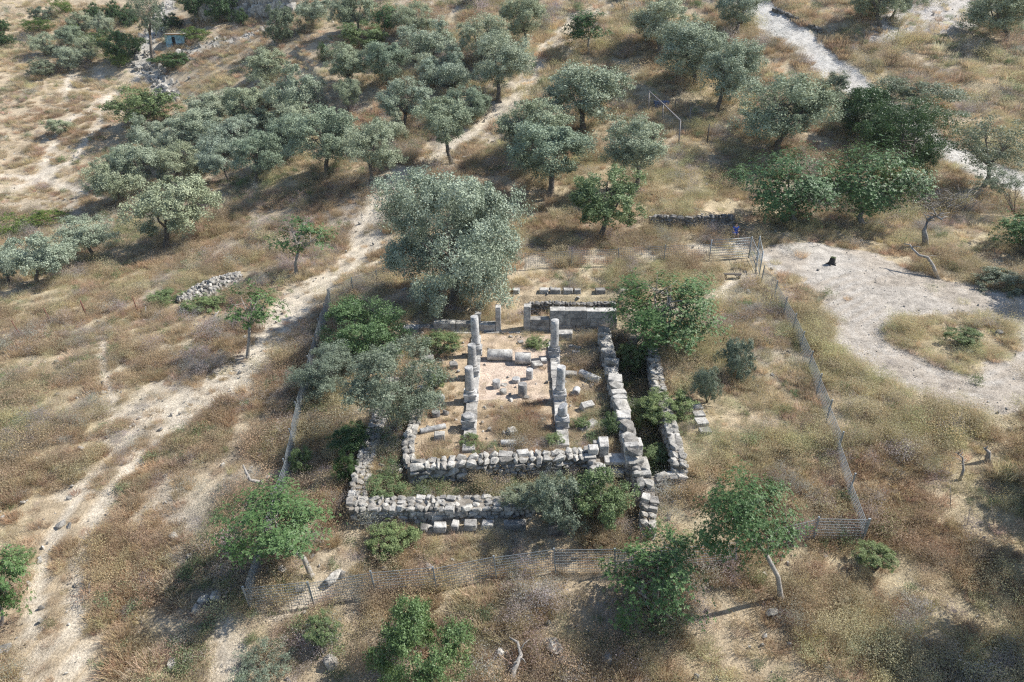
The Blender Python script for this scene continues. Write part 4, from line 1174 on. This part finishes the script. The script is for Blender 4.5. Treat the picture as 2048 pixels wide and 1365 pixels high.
# fallen pieces in the hall
drum(1000, 719, 0, 1.6, .37, 'big fluted drum lying across the nave, left piece', rot=-.05, mat='hewn')
drum(1046, 726, 0, 1.0, .38, 'big fluted drum lying across the nave, right piece', rot=-.04, mat='hewn')
blk('fallen_block', 1072, 733, 0, .62, .5, .35, 'tilted flat block right of the nave drums', rot=.5, tilt=(.2, .15))
blk('fallen_block', 1087, 725, 0, .42, .45, .3, 'rounded block next to the tilted flat one in the nave', rot=.1)
drum(1059, 757, 0, .68, .21, 'upright drum in tree shade in the nave', upright=True, tilt=.08)
drum(1032, 764, 0, .28, .25, 'low squat drum behind the upright nave drums', upright=True)
drum(993, 775, 0, .5, .24, 'left short upright drum in the nave', upright=True, rot=.4)
drum(1045, 792, 0, .85, .26, 'tall upright drum with broken foot in the middle of the nave', upright=True)
rock(1006, 787, .5, .4, .45, 'rounded stone beside the left short drum', z=0)
rock(1050, 797, .6, .35, .22, 'broken chips round the foot of the tall nave drum', z=0, name='broken_foot')
blk('fallen_block', 1041, 687, 0, .4, .28, .2, 'tiny squared block in front of the doorway', rot=.3)
blk('fallen_block', 907, 736, 0, .5, .42, .42, 'pale cube shaped block alone in the left aisle', rot=.25, tilt=(.1, 0))
blk('fallen_block', 855, 725, 0, .75, .5, .45, 'large squared block at the left edge of the hall', rot=.02)
blk('fallen_block', 854, 748, 0, .65, .3, .3, 'long low block in front of the large squared one', rot=.05)
blk('fallen_block', 829, 741, 0, .4, .3, .4, 'narrow block left of the large squared one')
blk('fallen_block', 800, 716, -.1, .6, .4, .25, 'half hidden block beside the green bush left of the hall')
drum(877, 806, 0, .75, .24, 'leaning drum among weeds in the left aisle', rot=1.1)
drum(872, 832, 0, .34, .24, 'short stump of a drum in the left aisle', upright=True)
rock(892, 829, .45, .4, .4, 'rounded stone beside the short drum stump', z=0)
drum(866, 861, 0, 1.42, .155, 'long slim pale column shaft lying in the left aisle', rot=.38)
blk('fallen_block', 879, 878, 0, .58, .42, .42, 'arched block just below the slim fallen shaft', rot=.05)
rock(856, 858, .3, .3, .25, 'dark stone under the lower end of the slim fallen shaft', z=0, dark=True)
blk('fallen_block', 1020, 868, 0, .5, .42, .42, 'bright tilted block in the front part of the nave', rot=.6, tilt=(.3, .25))
rock(1009, 870, .35, .35, .35, 'dark carved stone stuck to the bright tilted block', z=0, dark=True)
drum(1017, 890, 0, .82, .17, 'small pale drum lying flat in the front part of the nave', rot=.0)
blk('fallen_block', 1130, 678, 0, .95, .6, .62, 'heavy block standing against the back wall in the right aisle', jit=.05)
blk('fallen_block', 1150, 695, 0, .8, .25, .15, 'thin slab lying in the right aisle near the back wall', rot=-.4)
blk('fallen_block', 1152, 708, 0, .5, .3, .25, 'small squared block in the right aisle near the thin slab')
drum(1180, 760, 0, 1.5, .25, 'fallen column shaft in dark shade in the right aisle', rot=-.75)
blk('fallen_block', 1142, 752, 0, .7, .5, .3, 'flat dark block left of the shaded fallen shaft', rot=-.1)
drum(1152, 788, 0, .55, .22, 'half sunk drum in the right aisle by the front column', rot=1.3)
blk('fallen_block', 1174, 818, 0, .75, .5, .42, 'wedge shaped pale block in the right aisle', rot=.45, tilt=(.12, 0), jit=.06)
blk('fallen_block', 1174, 856, 0, 1.25, .42, .28, 'long tilted slab lying diagonally in the right aisle', rot=.7, jit=.05)
blk('fallen_block', 1268, 632, .1, 1.15, .5, .38, 'pale block lying right of the back wall under the fig', rot=.0)
blk('fallen_block', 1222, 738, 0, .9, .6, .7, 'blue shaded block in the gap of the right aisle wall', rot=-.2)
for i, (px, w, lb) in enumerate([(1033, .5, 'first'), (1088, .7, 'second'), (1110, .8, 'third'), (1136, .7, 'fourth'), (1155, .5, 'fifth'), (1200, .75, 'sixth'), (1247, .6, 'seventh')]):
    p = hit(px, 585)
    o = link('kerb_block', block_mesh('kerb_block', w, .5, .4, M['hewn'], 700 + i, .03, .04), None, (p[0], p[1], p[2] - .1), (0, 0, .03 * i - .1))
    tag(o, lb + ' from the left in the row of pale blocks in the grass behind the ruin', 'block', 'blocks in the grass behind the ruin')
for px, py, w, h, mt, lb in [(880, 1061, .62, .42, 'hewn', 'leftmost bright white block with a dark notch in the front row'), (911, 1057, .35, .38, 'hewn', 'narrow grey block, second in the front row'),
        (941, 1057, .6, .42, 'hewn', 'bright cracked white block, third in the front row'), (975, 1057, .55, .38, 'hewn', 'dull squared block, fourth in the front row'),
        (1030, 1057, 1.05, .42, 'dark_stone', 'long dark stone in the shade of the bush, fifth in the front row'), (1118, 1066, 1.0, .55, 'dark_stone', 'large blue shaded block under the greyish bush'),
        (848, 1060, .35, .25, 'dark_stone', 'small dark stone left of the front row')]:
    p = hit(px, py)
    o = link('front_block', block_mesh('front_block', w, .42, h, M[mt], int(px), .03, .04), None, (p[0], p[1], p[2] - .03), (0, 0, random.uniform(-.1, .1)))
    tag(o, lb, 'block')
for i, (px, py, w, d, lb) in enumerate([(1391, 818, .65, .5, 'upper slab of the short pale row beyond the right trench'), (1396, 833, .65, .5, 'second slab of the short pale row beyond the right trench'),
        (1402, 848, .65, .6, 'third slab of the short pale row beyond the right trench'), (1410, 866, .6, .5, 'lowest slab of the short pale row beyond the right trench')]):
    p = hit(px, py)
    tag(link('kerb_slab', block_mesh('kerb_slab', w, d, .35, M['hewn'], 800 + i, .03, .03), None, (p[0], p[1], p[2] - .12), (0, 0, .12)), lb, 'block')

# boulders over the slopes
for a in [
 (347,1076,.62,.42,.35,'flat grey boulder between the wheel track and the front left fig'),
 (380,1118,.42,.40,.36,'pale round boulder near the shadow of the front left fig'),
 (462,1106,.55,.5,.5,'blue shaded boulder under the front left fig, upper one'),
 (480,1120,.55,.45,.42,'blue shaded boulder under the front left fig, lower one'),
 (519,1108,.5,.4,.35,'stone tucked under the crown of the front left fig'),
 (408,1204,.55,.5,.5,'left boulder of the trio near the fence corner'),
 (434,1196,.60,.5,.45,'pale right boulder of the trio near the fence corner'),
 (394,1222,.45,.5,.4,'lowest dark boulder of the trio near the fence corner'),
 (566,1145,.55,.4,.45,'split white boulder inside the front left fence corner'),
 (539,958,.45,.35,.32,'white boulder outside the left fence near the dead stump'),
 (668,1157,1.05,.48,.36,'long squared pale stone inside the front fence'),
 (600,1178,.75,.5,.3,'flat stone half behind the front fence mesh'),
 (770,1140,.4,.3,.3,'small pale stone inside the front fence, left one'),
 (858,1137,.5,.3,.3,'small pale stone inside the front fence, right one'),
 (684,1152,.4,.35,.3,'small stone next to the long squared pale one'),
 (662,1330,.75,.6,.55,'grey boulder near the lower edge left of the dense bush'),
 (345,1330,.9,.45,.35,'dark weathered stone near the lower edge'),
 (1108,1300,.95,.75,.5,'large grey rock in the dark shade at the lower edge'),
 (1135,1325,.9,.5,.3,'flat rock just below the large grey one'),
 (1092,1286,.35,.3,.25,'small rock above the large grey one'),
 (1212,1322,.6,.5,.42,'boulder right of the shaded rocks at the lower edge'),
 (1542,1230,.65,.45,.4,'dark stone at the foot of the tall fence side fig'),
 (1000,1308,.5,.4,.35,'small stone left of the dead branch at the lower edge'),
 (10,1300,.6,.4,.3,'pale stone at the left edge near the wheel track'),
 (1941,680,.55,.4,.35,'grey stone on the island of the turning circle, upper one'),
 (1997,668,.6,.5,.4,'pale stone at the right side of the turning circle island'),
 (1938,706,.5,.4,.3,'dark grey stone on the island of the turning circle, lower one'),
 (1543,540,.3,.3,.25,'small stone at the gate side of the turning place'),
 (1636,541,.25,.2,.18,'little white stone left of the burnt stump'),
 (1726,452,1.0,.6,.5,'large pale boulder at the foot of the right fig of the hedge'),
 (1360,451,.75,.5,.5,'bright white boulder at the foot of the terrace wall'),
 (1402,453,.5,.4,.35,'smaller white boulder at the foot of the terrace wall'),
 (1200,470,.5,.4,.4,'stone under the mixed green tree'),
 (140,640,.0,.0,.0,''),
 (162,900,.45,.35,.3,'white stone in the field by the left track'),
 (116,940,.35,.3,.25,'small white stone left of the track bend'),
 (385,740,.25,.2,.2,'tiny white stone in the track fork'),
 (480,746,.3,.25,.2,'tiny white stone above the main track'),
 (40,690,.8,.5,.35,'pale rock ledge at the left edge under the fence posts'),
 (20,712,.8,.5,.35,'lower pale rock ledge at the left edge'),
 (325,172,1.6,1.1,.6,'big white slab in the dry stream bed'),
 (312,160,1.2,.9,.5,'second white slab in the dry stream bed'),
 (379,158,.9,.7,.5,'pale boulder on the slope right of the stream bed'),
 (1730,900,.3,.25,.2,'small stone right of the right fence'),
 (1655,1335,.45,.3,.25,'small pale stone in the lower right grass'),
 (1925,1085,.3,.25,.2,'small white stone at the right among dry scrub'),
]:
    if a[5]: rock(a[0], a[1], a[2], a[3], a[4], a[5], rot=(a[0] * .37) % 3)

# stone heap ------------------------------------------------------------
hp = hit(412, 584)
heap = thing('stone_heap', 'long heap of loose grey field stones beside the dry field', 'stone heap', tuple(hp))
rr_ = random.Random(77)
A_, B_ = hit(372, 600), hit(470, 556)
ax = np.array(B_ - A_); axl = np.linalg.norm(ax[:2]); ax2 = ax[:2] / axl
cv, cf = [], []
for i in range(290):
    s = rr_.uniform(-.12, 1.12); wd = 1.55 * math.sqrt(max(0, 1 - (2 * s - 1) ** 2 / 1.6)); q = rr_.uniform(-1, 1)
    px_ = A_[0] + ax[0] * s - ax2[1] * q * wd; py_ = A_[1] + ax[1] * s + ax2[0] * q * wd
    g = H(px_, py_); hh_ = .75 * (1 - abs(q) ** 1.6) * (1 - .5 * abs(2 * s - 1)) 
    z = g + hh_ * rr_.uniform(.55, 1.0)
    sz = rr_.uniform(.22, .46)
    link('stone', rr_.choice(ROCK), heap, (px_ - hp[0], py_ - hp[1], z - hp[2]), tuple(rr_.uniform(0, 6.28) for _ in range(3)), (sz * 1.2, sz, sz * .8))
# mound of earth-filled rubble that carries the stones
N_ = 24
for i in range(N_ + 1):
    for j in range(9):
        s = -.1 + 1.2 * i / N_; q = -1 + j / 4; wd = 1.5 * math.sqrt(max(0, 1 - (2 * s - 1) ** 2 / 1.6))
        x_ = A_[0] + ax[0] * s - ax2[1] * q * wd; y_ = A_[1] + ax[1] * s + ax2[0] * q * wd
        cv.append((x_ - hp[0], y_ - hp[1], H(x_, y_) + .62 * (1 - abs(q) ** 1.6) * (1 - .5 * abs(2 * s - 1)) - .12 - hp[2]))
for i in range(N_):
    for j in range(8): cf.append((i * 9 + j, i * 9 + j + 1, i * 9 + j + 10, i * 9 + j + 9))
link('core', mesh_np('heap_core', cv, cf, M['dark_stone']), heap)

# ------------------------------------------------------------------ mesh fence
FH = 1.3
def wire_panel():
    T = Tubes(); w = .0046
    n = 26
    for i in range(n + 1):
        x = i / n; T.box(x - w * .5, x + w * .5, -w, w, .04, 1.0)
    for k in range(9):
        z = .04 + .96 * k / 8; T.box(0, 1, -w * 1.5, w * 1.5, z - w * (1.6 if k in (0, 8) else 1), z + w * (1.6 if k in (0, 8) else 1))
    return T.mesh('wire_panel', M['galv'])
WP = wire_panel()
def post_mesh(h):
    T = Tubes(); T.box(-.03, .03, -.03, .03, -.3, h); T.box(-.036, .036, -.036, .036, h - .03, h + .012); return T.mesh('fence_post', M['galv'])
PM = post_mesh(FH + .1)
def fence(label, pts, step, leanx=0):
    G = [hit(px, py) for px, py in pts]
    at, Lg = node_path([(p[0], p[1], 0) for p in G])
    n = max(1, round(Lg / step)); Q = []
    for i in range(n + 1):
        p, d = at(Lg * i / n); Q.append(Vector((p.x, p.y, H(p.x, p.y))))
    t = thing('wire_fence', label, 'fence', tuple(Q[0]))
    for i, q in enumerate(Q):
        link('post', PM, t, q - Q[0], (0, leanx, 0))
    for a, b in zip(Q[:-1], Q[1:]):
        d = b - a; l = math.hypot(d.x, d.y)
        o = link('mesh_panel', WP, t, a - Q[0])
        # the panel follows the slope between its two posts
        o.matrix_local = Matrix.Translation(a - Q[0] + Vector((leanx * .6, 0, 0)) * 0) @ Matrix(((d.x, -d.y / l, leanx * FH, 0), (d.y, d.x / l, 0, 0), (d.z, 0, FH, 0), (0, 0, 0, 1)))
    return t
fence('left run of the wire mesh fence along the dirt track', [(662,612),(655,640),(640,690),(622,760),(600,850),(575,985),(535,1100),(503,1222)], 2.6, -.10)
fence('front run of the wire mesh fence, sagging across the dry grass', [(503,1222),(632,1212),(738,1192),(882,1182),(1008,1157),(1136,1142),(1262,1148),(1386,1138),(1470,1130)], 2.75, -.08)
fence('front right run of the wire mesh fence ending at the sharp corner', [(1540,1105),(1628,1082),(1724,1086)], 2.6, 0)
fence('long right run of the wire mesh fence beside the turning circle', [(1724,1086),(1692,978),(1664,880),(1636,800),(1608,725),(1580,655),(1548,598),(1522,566)], 2.6, .03)
fence('back run of the wire mesh fence along the footpath', [(1418,520),(1340,524),(1262,528),(1188,532),(1110,536),(1050,540)], 3.4, 0)
fence('short back left run of the wire mesh fence near the big olive', [(810,560),(730,578),(662,612)], 2.6, 0)
# gate enclosure
def pipe_gate(label, a, b, h, rails, name='gate'):
    pa, pb = hit(*a), hit(*b); t = thing(name, label, 'gate' if name == 'gate' else 'fence', tuple(pa))
    d = Vector(pb - pa)
    for k in range(7): CLEARED.append((pa[0] + d.x * k / 6, pa[1] + d.y * k / 6 - .3, .6))
    for k in (0, 1):
        T = Tubes(); T.add([d * k + Vector((0, 0, -.2)), d * k + Vector((0, 0, h))], [.045, .045], 8); link('post', T.mesh('gate_post', M['galv'], True), t)
    for k in range(rails):
        z = .15 + (h - .2) * k / (rails - 1)
        T = Tubes(); T.add([Vector((0, 0, z)), d + Vector((0, 0, z))], [.022, .022], 6); link('rail', T.mesh('gate_rail', M['galv'], True), t)
    T = Tubes()
    for k in range(1, 20):
        q = d * (k / 20); T.add([q + Vector((0, 0, .15)), q + Vector((0, 0, h - .05))], [.007, .007], 4)
    link('wire_infill', T.mesh('wire_infill', M['galv']), t)
    return t
pipe_gate('bar fence panel facing the path left of the entrance gate', (1418,521), (1497,516), 1.75, 8, 'bar_fence')
pipe_gate('side bar panel between the bar fence and the entrance gate', (1497,516), (1510,548), 1.8, 4, 'bar_fence')
pipe_gate('narrow open entrance gate of galvanised pipe', (1512,520), (1518,552), 2.0, 3)
# small bench by the gate path
pb = hit(1448, 558); CLEARED.append((pb[0] + .6, pb[1] - .2, 1.0)); bench = thing('bench', 'low dark plank bench on the path inside the entrance', 'bench', tuple(pb))
T = Tubes(); T.box(-.05, 1.25, -.16, .16, .36, .42); link('seat', T.mesh('bench_seat', M['dark_wood']), bench)
for x in (.05, 1.1):
    T = Tubes(); T.box(x, x + .1, -.14, .14, -.05, .36); link('leg', T.mesh('bench_leg', M['dark_wood']), bench)

# posts of the old fence and the pipe frame
def post(px, py, h, r, mat, label, name='fence_post', lean=(0, 0)):
    p = hit(px, py); T = Tubes(); T.add([(0, 0, -.3), (lean[0] * h, lean[1] * h, h)], [r, r * .85], 7)
    return tag(link(name, T.mesh(name, M[mat], True), None, tuple(p)), label, 'post')
post(104, 646, 1.25, .05, 'rust', 'leaning rusty post left of the two upright ones in the dry field', lean=(-.22, 0))
post(174, 632, 1.35, .07, 'rust', 'thick rusty red post in the dry field', lean=(-.12, 0))
post(277, 626, 1.4, .05, 'rust', 'dark rusty post left of the stone heap', lean=(-.1, 0))
post(46, 678, 1.5, .04, 'rust', 'thin leaning post near the left edge above the rock ledge', lean=(-.25, 0))
post(289, 634, .9, .045, 'dead_wood', 'short pale slanted stake beside the dark rusty post', lean=(.35, 0))
post(352, 578, .9, .03, 'dark_wood', 'thin stake at the lower end of the stone heap')
post(1264, 262, 1.9, .07, 'dark_wood', 'dark wooden post behind the silver olive crown')
post(1378, 252, 2.1, .06, 'pipe', 'pale topped post right of the pipe frame')
post(1414, 288, 2.2, .08, 'dark_wood', 'dark wooden post with pale top in the grass right of the pipe frame')
post(1349, 228, 2.0, .06, 'dark_wood', 'dark post in tree shade behind the pipe frame')
post(799, 392, 1.3, .04, 'dark_wood', 'slim dark post in front of the track by the big olive')
post(1722, 100, 2.6, .05, 'dark_wood', 'thin pole at the verge above the gravel road')
post(1792, 82, 2.4, .05, 'dark_wood', 'thin pole at the lower edge of the ploughed field')
post(545, 720, .8, .035, 'rust', 'short iron stake beside the track with its shadow', lean=(-.0, 0))
post(597, 715, .9, .035, 'rust', 'iron stake at the fence side of the track', lean=(-.15, 0))
pf = [hit(1297, 232), hit(1326, 254), hit(1357, 296)]
fr = thing('pipe_frame', 'tall metal pipe frame with one sloping top rail in the grove', 'frame', tuple(pf[0]))
tops = []
for p, (tx_, ty_) in zip(pf, ((1298, 183), (1326, 208), (1361, 242))):
    r0 = ray(tx_, ty_); t_ = p[1] / r0[1]; top = Vector(r0 * t_) + Vector((0, 0, CAM_H)); tops.append(top - Vector(pf[0]))
    T = Tubes(); b = Vector(p) - Vector(pf[0]); T.add([b + Vector((0, 0, -.3)), tops[-1]], [.075, .07], 8)
    link('post', T.mesh('frame_post', M['pipe'], True), fr)
T = Tubes(); T.add(tops, [.08, .08, .08], 8); link('top_rail', T.mesh('frame_rail', M['pipe'], True), fr)
p = hit(1322, 214)
T = Tubes(); T.box(-.9, .9, -.5, .5, 0, .7); tag(link('water_tank', T.mesh('water_tank', M['navy']), None, tuple(p)), 'dark blue box shape in the shade behind the pipe frame', 'tank')

# dead wood -------------------------------------------------------------
def limb(name, label, pts, rad, mat='dead_wood', twigs=6, cat='branch', up=None, base=None):
    """curved dead limb through photo points lying on the ground, raised by the heights given"""
    P = []
    for (px, py, h) in pts:
        q = hit(px, py) if h == 0 else None
        if h: # a point h metres above the ground: look where the ground under it is
            r0 = ray(px, py); ts = np.arange(18, 140, .1); X_, Y_, Z_ = r0[0] * ts, r0[1] * ts, CAM_H + r0[2] * ts
            k = np.nonzero(Z_ - height(X_, Y_) < h)[0][0]; q = np.array([X_[k], Y_[k], Z_[k]])
        P.append(Vector(q))
    o = P[0].copy(); t = thing(name, label, cat, tuple(o)); P = [p - o for p in P]
    T = Tubes(); n = len(P); T.add([P[0] - Vector((0, 0, .15))] + P[1:], [rad * (1 - .75 * i / (n - 1)) for i in range(n)], 8)
    link('trunk', T.mesh('dead_trunk', M[mat], True), t)
    r = random.Random(len(label)); T = Tubes(); L0 = sum((b - a).length for a, b in zip(P[:-1], P[1:]))
    for k in range(twigs):
        i = r.randint(max(0, n // 2 - 1), n - 2); s = P[i].lerp(P[i + 1], r.random())
        v = Vector((r.gauss(0, 1), r.gauss(0, .7), r.uniform(0, 1))).normalized() * L0 * r.uniform(.12, .3)
        T.add([s, s + v * .5 + Vector((0, 0, .05)), s + v + Vector((r.uniform(-.1, .1), 0, -.05))], [rad * .3, rad * .18, rad * .06], 5)
    if twigs: link('twigs', T.mesh('twigs', M[mat], True), t)
    return t
limb('dead_branch', 'twisted bleached dead trunk leaning over the edge of the turning circle', [(1880,560,0),(1866,532,.7),(1855,515,1.2),(1838,511,1.3),(1825,498,1.6),(1820,490,1.8),(1808,488,1.8)], .14, twigs=2)
limb('dead_tree', 'standing dead tree stump with bare curling branches', [(1852,494,0),(1850,474,1.0),(1848,462,1.5),(1856,440,2.3),(1872,432,2.6),(1884,440,2.5)], .26, twigs=12, cat='tree')
limb('dead_branch', 'bare crooked dead bush at the right edge of the dry scrub', [(1920,960,0),(1927,940,.6),(1925,915,1.1),(1912,905,1.5)], .08, twigs=6)
limb('dead_stump', 'bleached forked stump at the right edge', [(1975,925,0),(1978,905,.5),(1968,896,.8)], .16, twigs=4)
limb('dead_branch', 'thick grey dead trunk bending in the shade at the lower edge', [(1020,1372,0),(1028,1340,.3),(1042,1310,.5),(1035,1285,.5),(1018,1275,.5)], .14, twigs=3)
limb('dead_stump', 'grey dead stump with one raised curved branch behind the front left fig', [(530,985,0),(520,965,.7),(500,960,1.2),(490,940,1.6),(486,930,1.8)], .13, twigs=2)
limb('dead_stump', 'small pale dead stump under the weeds by the stone heap', [(422,646,0),(430,632,.4),(438,622,.6)], .12, twigs=6)
limb('dead_branch', 'short grey dead branch near the left wheel track', [(178,1188,0),(178,1172,.2),(182,1160,.3)], .06, twigs=0)
limb('dead_branch', 'bleached dead limb at the lower edge under the thin bush', [(560,1362,0),(575,1356,.2),(585,1368,.2)], .07, twigs=0)
limb('dead_branch', 'pale dead twigs lying in the grass at the lower right', [(1826,1212,0),(1830,1200,.2),(1812,1196,.3)], .04, twigs=5)
limb('dry_thistle', 'tall pale dry thistle with open heads at the right, left of two', [(1936,1050,0),(1938,1030,.6),(1942,1012,1.1)], .025, twigs=10, cat='plant')
limb('dry_thistle', 'tall pale dry thistle with open heads at the right, nearer the edge', [(1990,1050,0),(1986,1030,.6),(1982,1008,1.2)], .025, twigs=10, cat='plant')
limb('dry_thistle', 'tall dry thistle standing in the shade above the other two', [(1902,1012,0),(1902,990,.6),(1900,970,1.0)], .025, twigs=8, cat='plant')
limb('dry_thistle', 'dry stalk with pale heads beside the fence corner boulders', [(450,1210,0),(452,1195,.4),(448,1180,.8)], .02, twigs=8, cat='plant')
# heap of dead brush right of the fig hedge
bp = hit(1895, 425); br = thing('brush_pile', 'tangle of dead grey branches right of the fig hedge', 'brush pile', tuple(bp))
T = Tubes(); r = random.Random(5)
for k in range(210):
    s = Vector((r.gauss(0, 2.0), r.gauss(0, .9), abs(r.gauss(.5, .6)))); v = Vector((r.gauss(0, 1), r.gauss(0, .5), r.uniform(-.1, .9))).normalized() * r.uniform(.7, 1.8)
    T.add([s, s + v * .5 + Vector((r.uniform(-.2, .2), 0, .15)), s + v], [.035, .025, .01], 4)
link('branches', T.mesh('dead_branches', M['dead_wood']), br)['kind'] = 'stuff'
# burnt stump on the turning place
sp = hit(1663, 528); st = thing('burnt_stump', 'small black burnt stump standing on the pale gravel', 'stump', tuple(sp))
T = Tubes(); T.add([(0, 0, -.1), (0, 0, .15), (.03, 0, .42), (.02, 0, .52)], [.30, .24, .22, .16], 9); link('trunk', T.mesh('stump', M['black']), st)
for a in (.2, 1.5, 2.9, 4.1, 5.2):
    T = Tubes(); T.add([(0, 0, .15), (math.cos(a) * .28, math.sin(a) * .28, .03), (math.cos(a) * .45, math.sin(a) * .45, -.05)], [.1, .07, .03], 6); link('root', T.mesh('root', M['black']), st)
tag(link('moss_tuft', CR['shrub'][0], None, (sp[0] + .03, sp[1], sp[2] + .52), None, (.2, .18, .09)), 'green tuft sitting on top of the black burnt stump', 'plant')

# blue hut --------------------------------------------------------------
hp = hit(352, 92)
s_ = (float(hp[1]) / ray(352, 92)[1]) / FPX       # metres per photo pixel there
hut = thing('blue_hut', 'small faded blue hut with flat roof in the valley head', 'hut', tuple(hp), .25)
w1, hh1, dp = 35 * s_, 20 * s_, 2.8
def hbox(name, m, *b, mat=None):
    T = Tubes(); T.box(*b); return link(name, T.mesh(name, M[m]), hut)
hbox('wall', 'blue_wall', -w1 / 2, -w1 / 2 + w1 * .34, 0, .15, -.6, hh1)
hbox('wall', 'blue_wall', -w1 / 2 + w1 * .52, w1 / 2, -.02, .13, -.6, hh1)
hbox('wall', 'blue_wall', -w1 / 2 + w1 * .34, -w1 / 2 + w1 * .52, .01, .14, hh1 * .82, hh1)
hbox('wall', 'blue_wall', w1 / 2 - .15, w1 / 2, .13, dp, -.6, hh1); hbox('wall', 'blue_wall', -w1 / 2, -w1 / 2 + .15, .15, dp, -.6, hh1)
hbox('wall', 'blue_wall', -w1 / 2 + .15, w1 / 2 - .15, dp - .15, dp, -.6, hh1)
hbox('doorway', 'black', -w1 / 2 + w1 * .34, -w1 / 2 + w1 * .52, .4, .45, -.6, hh1 * .82)  # black sheet behind the opening, stands in for the shade inside the hut
hbox('roof', 'hut_roof', -w1 / 2 - .15, w1 / 2 + .15, -.15, dp + .2, hh1 + .01, hh1 + .14)
hbox('roof_edge', 'rim', -w1 / 2 - .17, w1 / 2 + .17, -.21, -.152, hh1 - .02, hh1 + .17)
# limestone cliff at the top -------------------------------------------
cp = hit(470, 40)
cl = thing('cliff', 'pale limestone cliff face behind the dark trees at the upper edge', 'cliff', tuple(cp))
r = random.Random(9)
for i in range(26):
    px = 400 + i * 7.4; q = hit(px, 44 - i * .55); 
    for k in range(2):
        me = r.choice(ROCK)
        link('rock_face', me, cl, (q[0] - cp[0], q[1] - cp[1] + k * .7, q[2] - cp[2] + 1.0 + k * 1.7), (0, r.uniform(-.1, .1), r.uniform(-.3, .3)), (r.uniform(1.4, 2.2), 2.0, r.uniform(2.6, 3.8)))

# thin summer haze --------------------------------------------------------
hm, hnt, hN, hL, hb = nmat('haze')
hN.remove(hb); pv = hN.new('ShaderNodeVolumePrincipled'); pv.inputs['Color'].default_value = (.86, .92, 1, 1); pv.inputs['Density'].default_value = .00012
hL.new(pv.outputs[0], hN['Material Output'].inputs['Volume'])
T = Tubes(); T.box(-172, 172, -32, 272, -14, float(tz.max()) + 14); hz = link('haze', T.mesh('haze', hm)); hz['kind'] = 'stuff'

# person sitting in the shade ------------------------------------------
def skin_body(name, joints, edges, radii, mat, parent, sub=2):
    me = bpy.data.meshes.new(name); me.from_pydata(joints, edges, []); me.update()
    o = link(name, me, parent)
    md = o.modifiers.new('skin', 'SKIN'); sk = me.skin_vertices[0].data if me.skin_vertices else None
    if sk is None:
        bm = bmesh.new(); bm.from_mesh(me); bm.verts.layers.skin.verify(); bm.to_mesh(me); bm.free(); sk = me.skin_vertices[0].data
    for i, rd in enumerate(radii): sk[i].radius = (rd, rd) if not hasattr(rd, '__len__') else rd
    sk[0].use_root = True
    sb = o.modifiers.new('sub', 'SUBSURF'); sb.levels = sub; sb.render_levels = sub
    me.materials.append(mat)
    return o
pp = hit(1469, 477); CLEARED.append((pp[0], pp[1] - .4, 1.3)); CLEARED.append((pp[0], pp[1] - 1.6, 1.0))
seat = tag(link('seat_stone', rock_mesh('seat_stone', 991, M['dark_stone'], .6, 24), None, (pp[0], pp[1] + .1, pp[2] + .18), (0, 0, .2), (.7, .5, .52)), 'low stone under the person in blue', 'rock')
pe = thing('person', 'person in blue shirt and blue shorts sitting in the shade of the fig hedge', 'person', (pp[0], pp[1], pp[2]))
J = [(0,.08,.50),(0,.07,.68),(0,.04,.88),(0,.02,1.04),(0,0,1.12),(0,-.02,1.22),(0,-.02,1.32),
     (.19,.03,1.0),(.25,-.08,.78),(.14,-.30,.66),(-.19,.03,1.0),(-.25,-.08,.78),(-.14,-.30,.66),
     (.10,.05,.48),(.15,-.38,.50),(.15,-.44,.10),(.15,-.58,.04),(-.10,.05,.48),(-.15,-.38,.50),(-.15,-.44,.10),(-.15,-.58,.04)]
E = [(0,1),(1,2),(2,3),(3,4),(4,5),(5,6),(3,7),(7,8),(8,9),(3,10),(10,11),(11,12),(0,13),(13,14),(14,15),(15,16),(0,17),(17,18),(18,19),(19,20)]
RD = [.13,.13,.14,.09,.055,.09,.085,.06,.045,.035,.06,.045,.035,.085,.06,.042,.035,.085,.06,.042,.035]
skin_body('body', J, E, RD, M['skin'], pe)
skin_body('shirt', [J[0],J[1],J[2],(0,.02,1.02),J[7],(.235,-.03,.88),J[10],(-.235,-.03,.88)], [(0,1),(1,2),(2,3),(3,4),(4,5),(3,6),(6,7)], [.16,.165,.175,.125,.085,.07,.085,.07], M['blue_cloth'], pe)
skin_body('shorts', [(0,.08,.50),J[13],(.145,-.30,.50),J[17],(-.145,-.30,.50)], [(0,1),(1,2),(0,3),(3,4)], [.17,.115,.09,.115,.09], M['blue_cloth'], pe)
link('hair', rock_mesh('hair', 55, M['hair'], 0, 40), pe, (0, .01, 1.33), None, (.21, .23, .17))

# ------------------------------------------------------------------ ground cover, round everything that stands on the ground
build_cover()
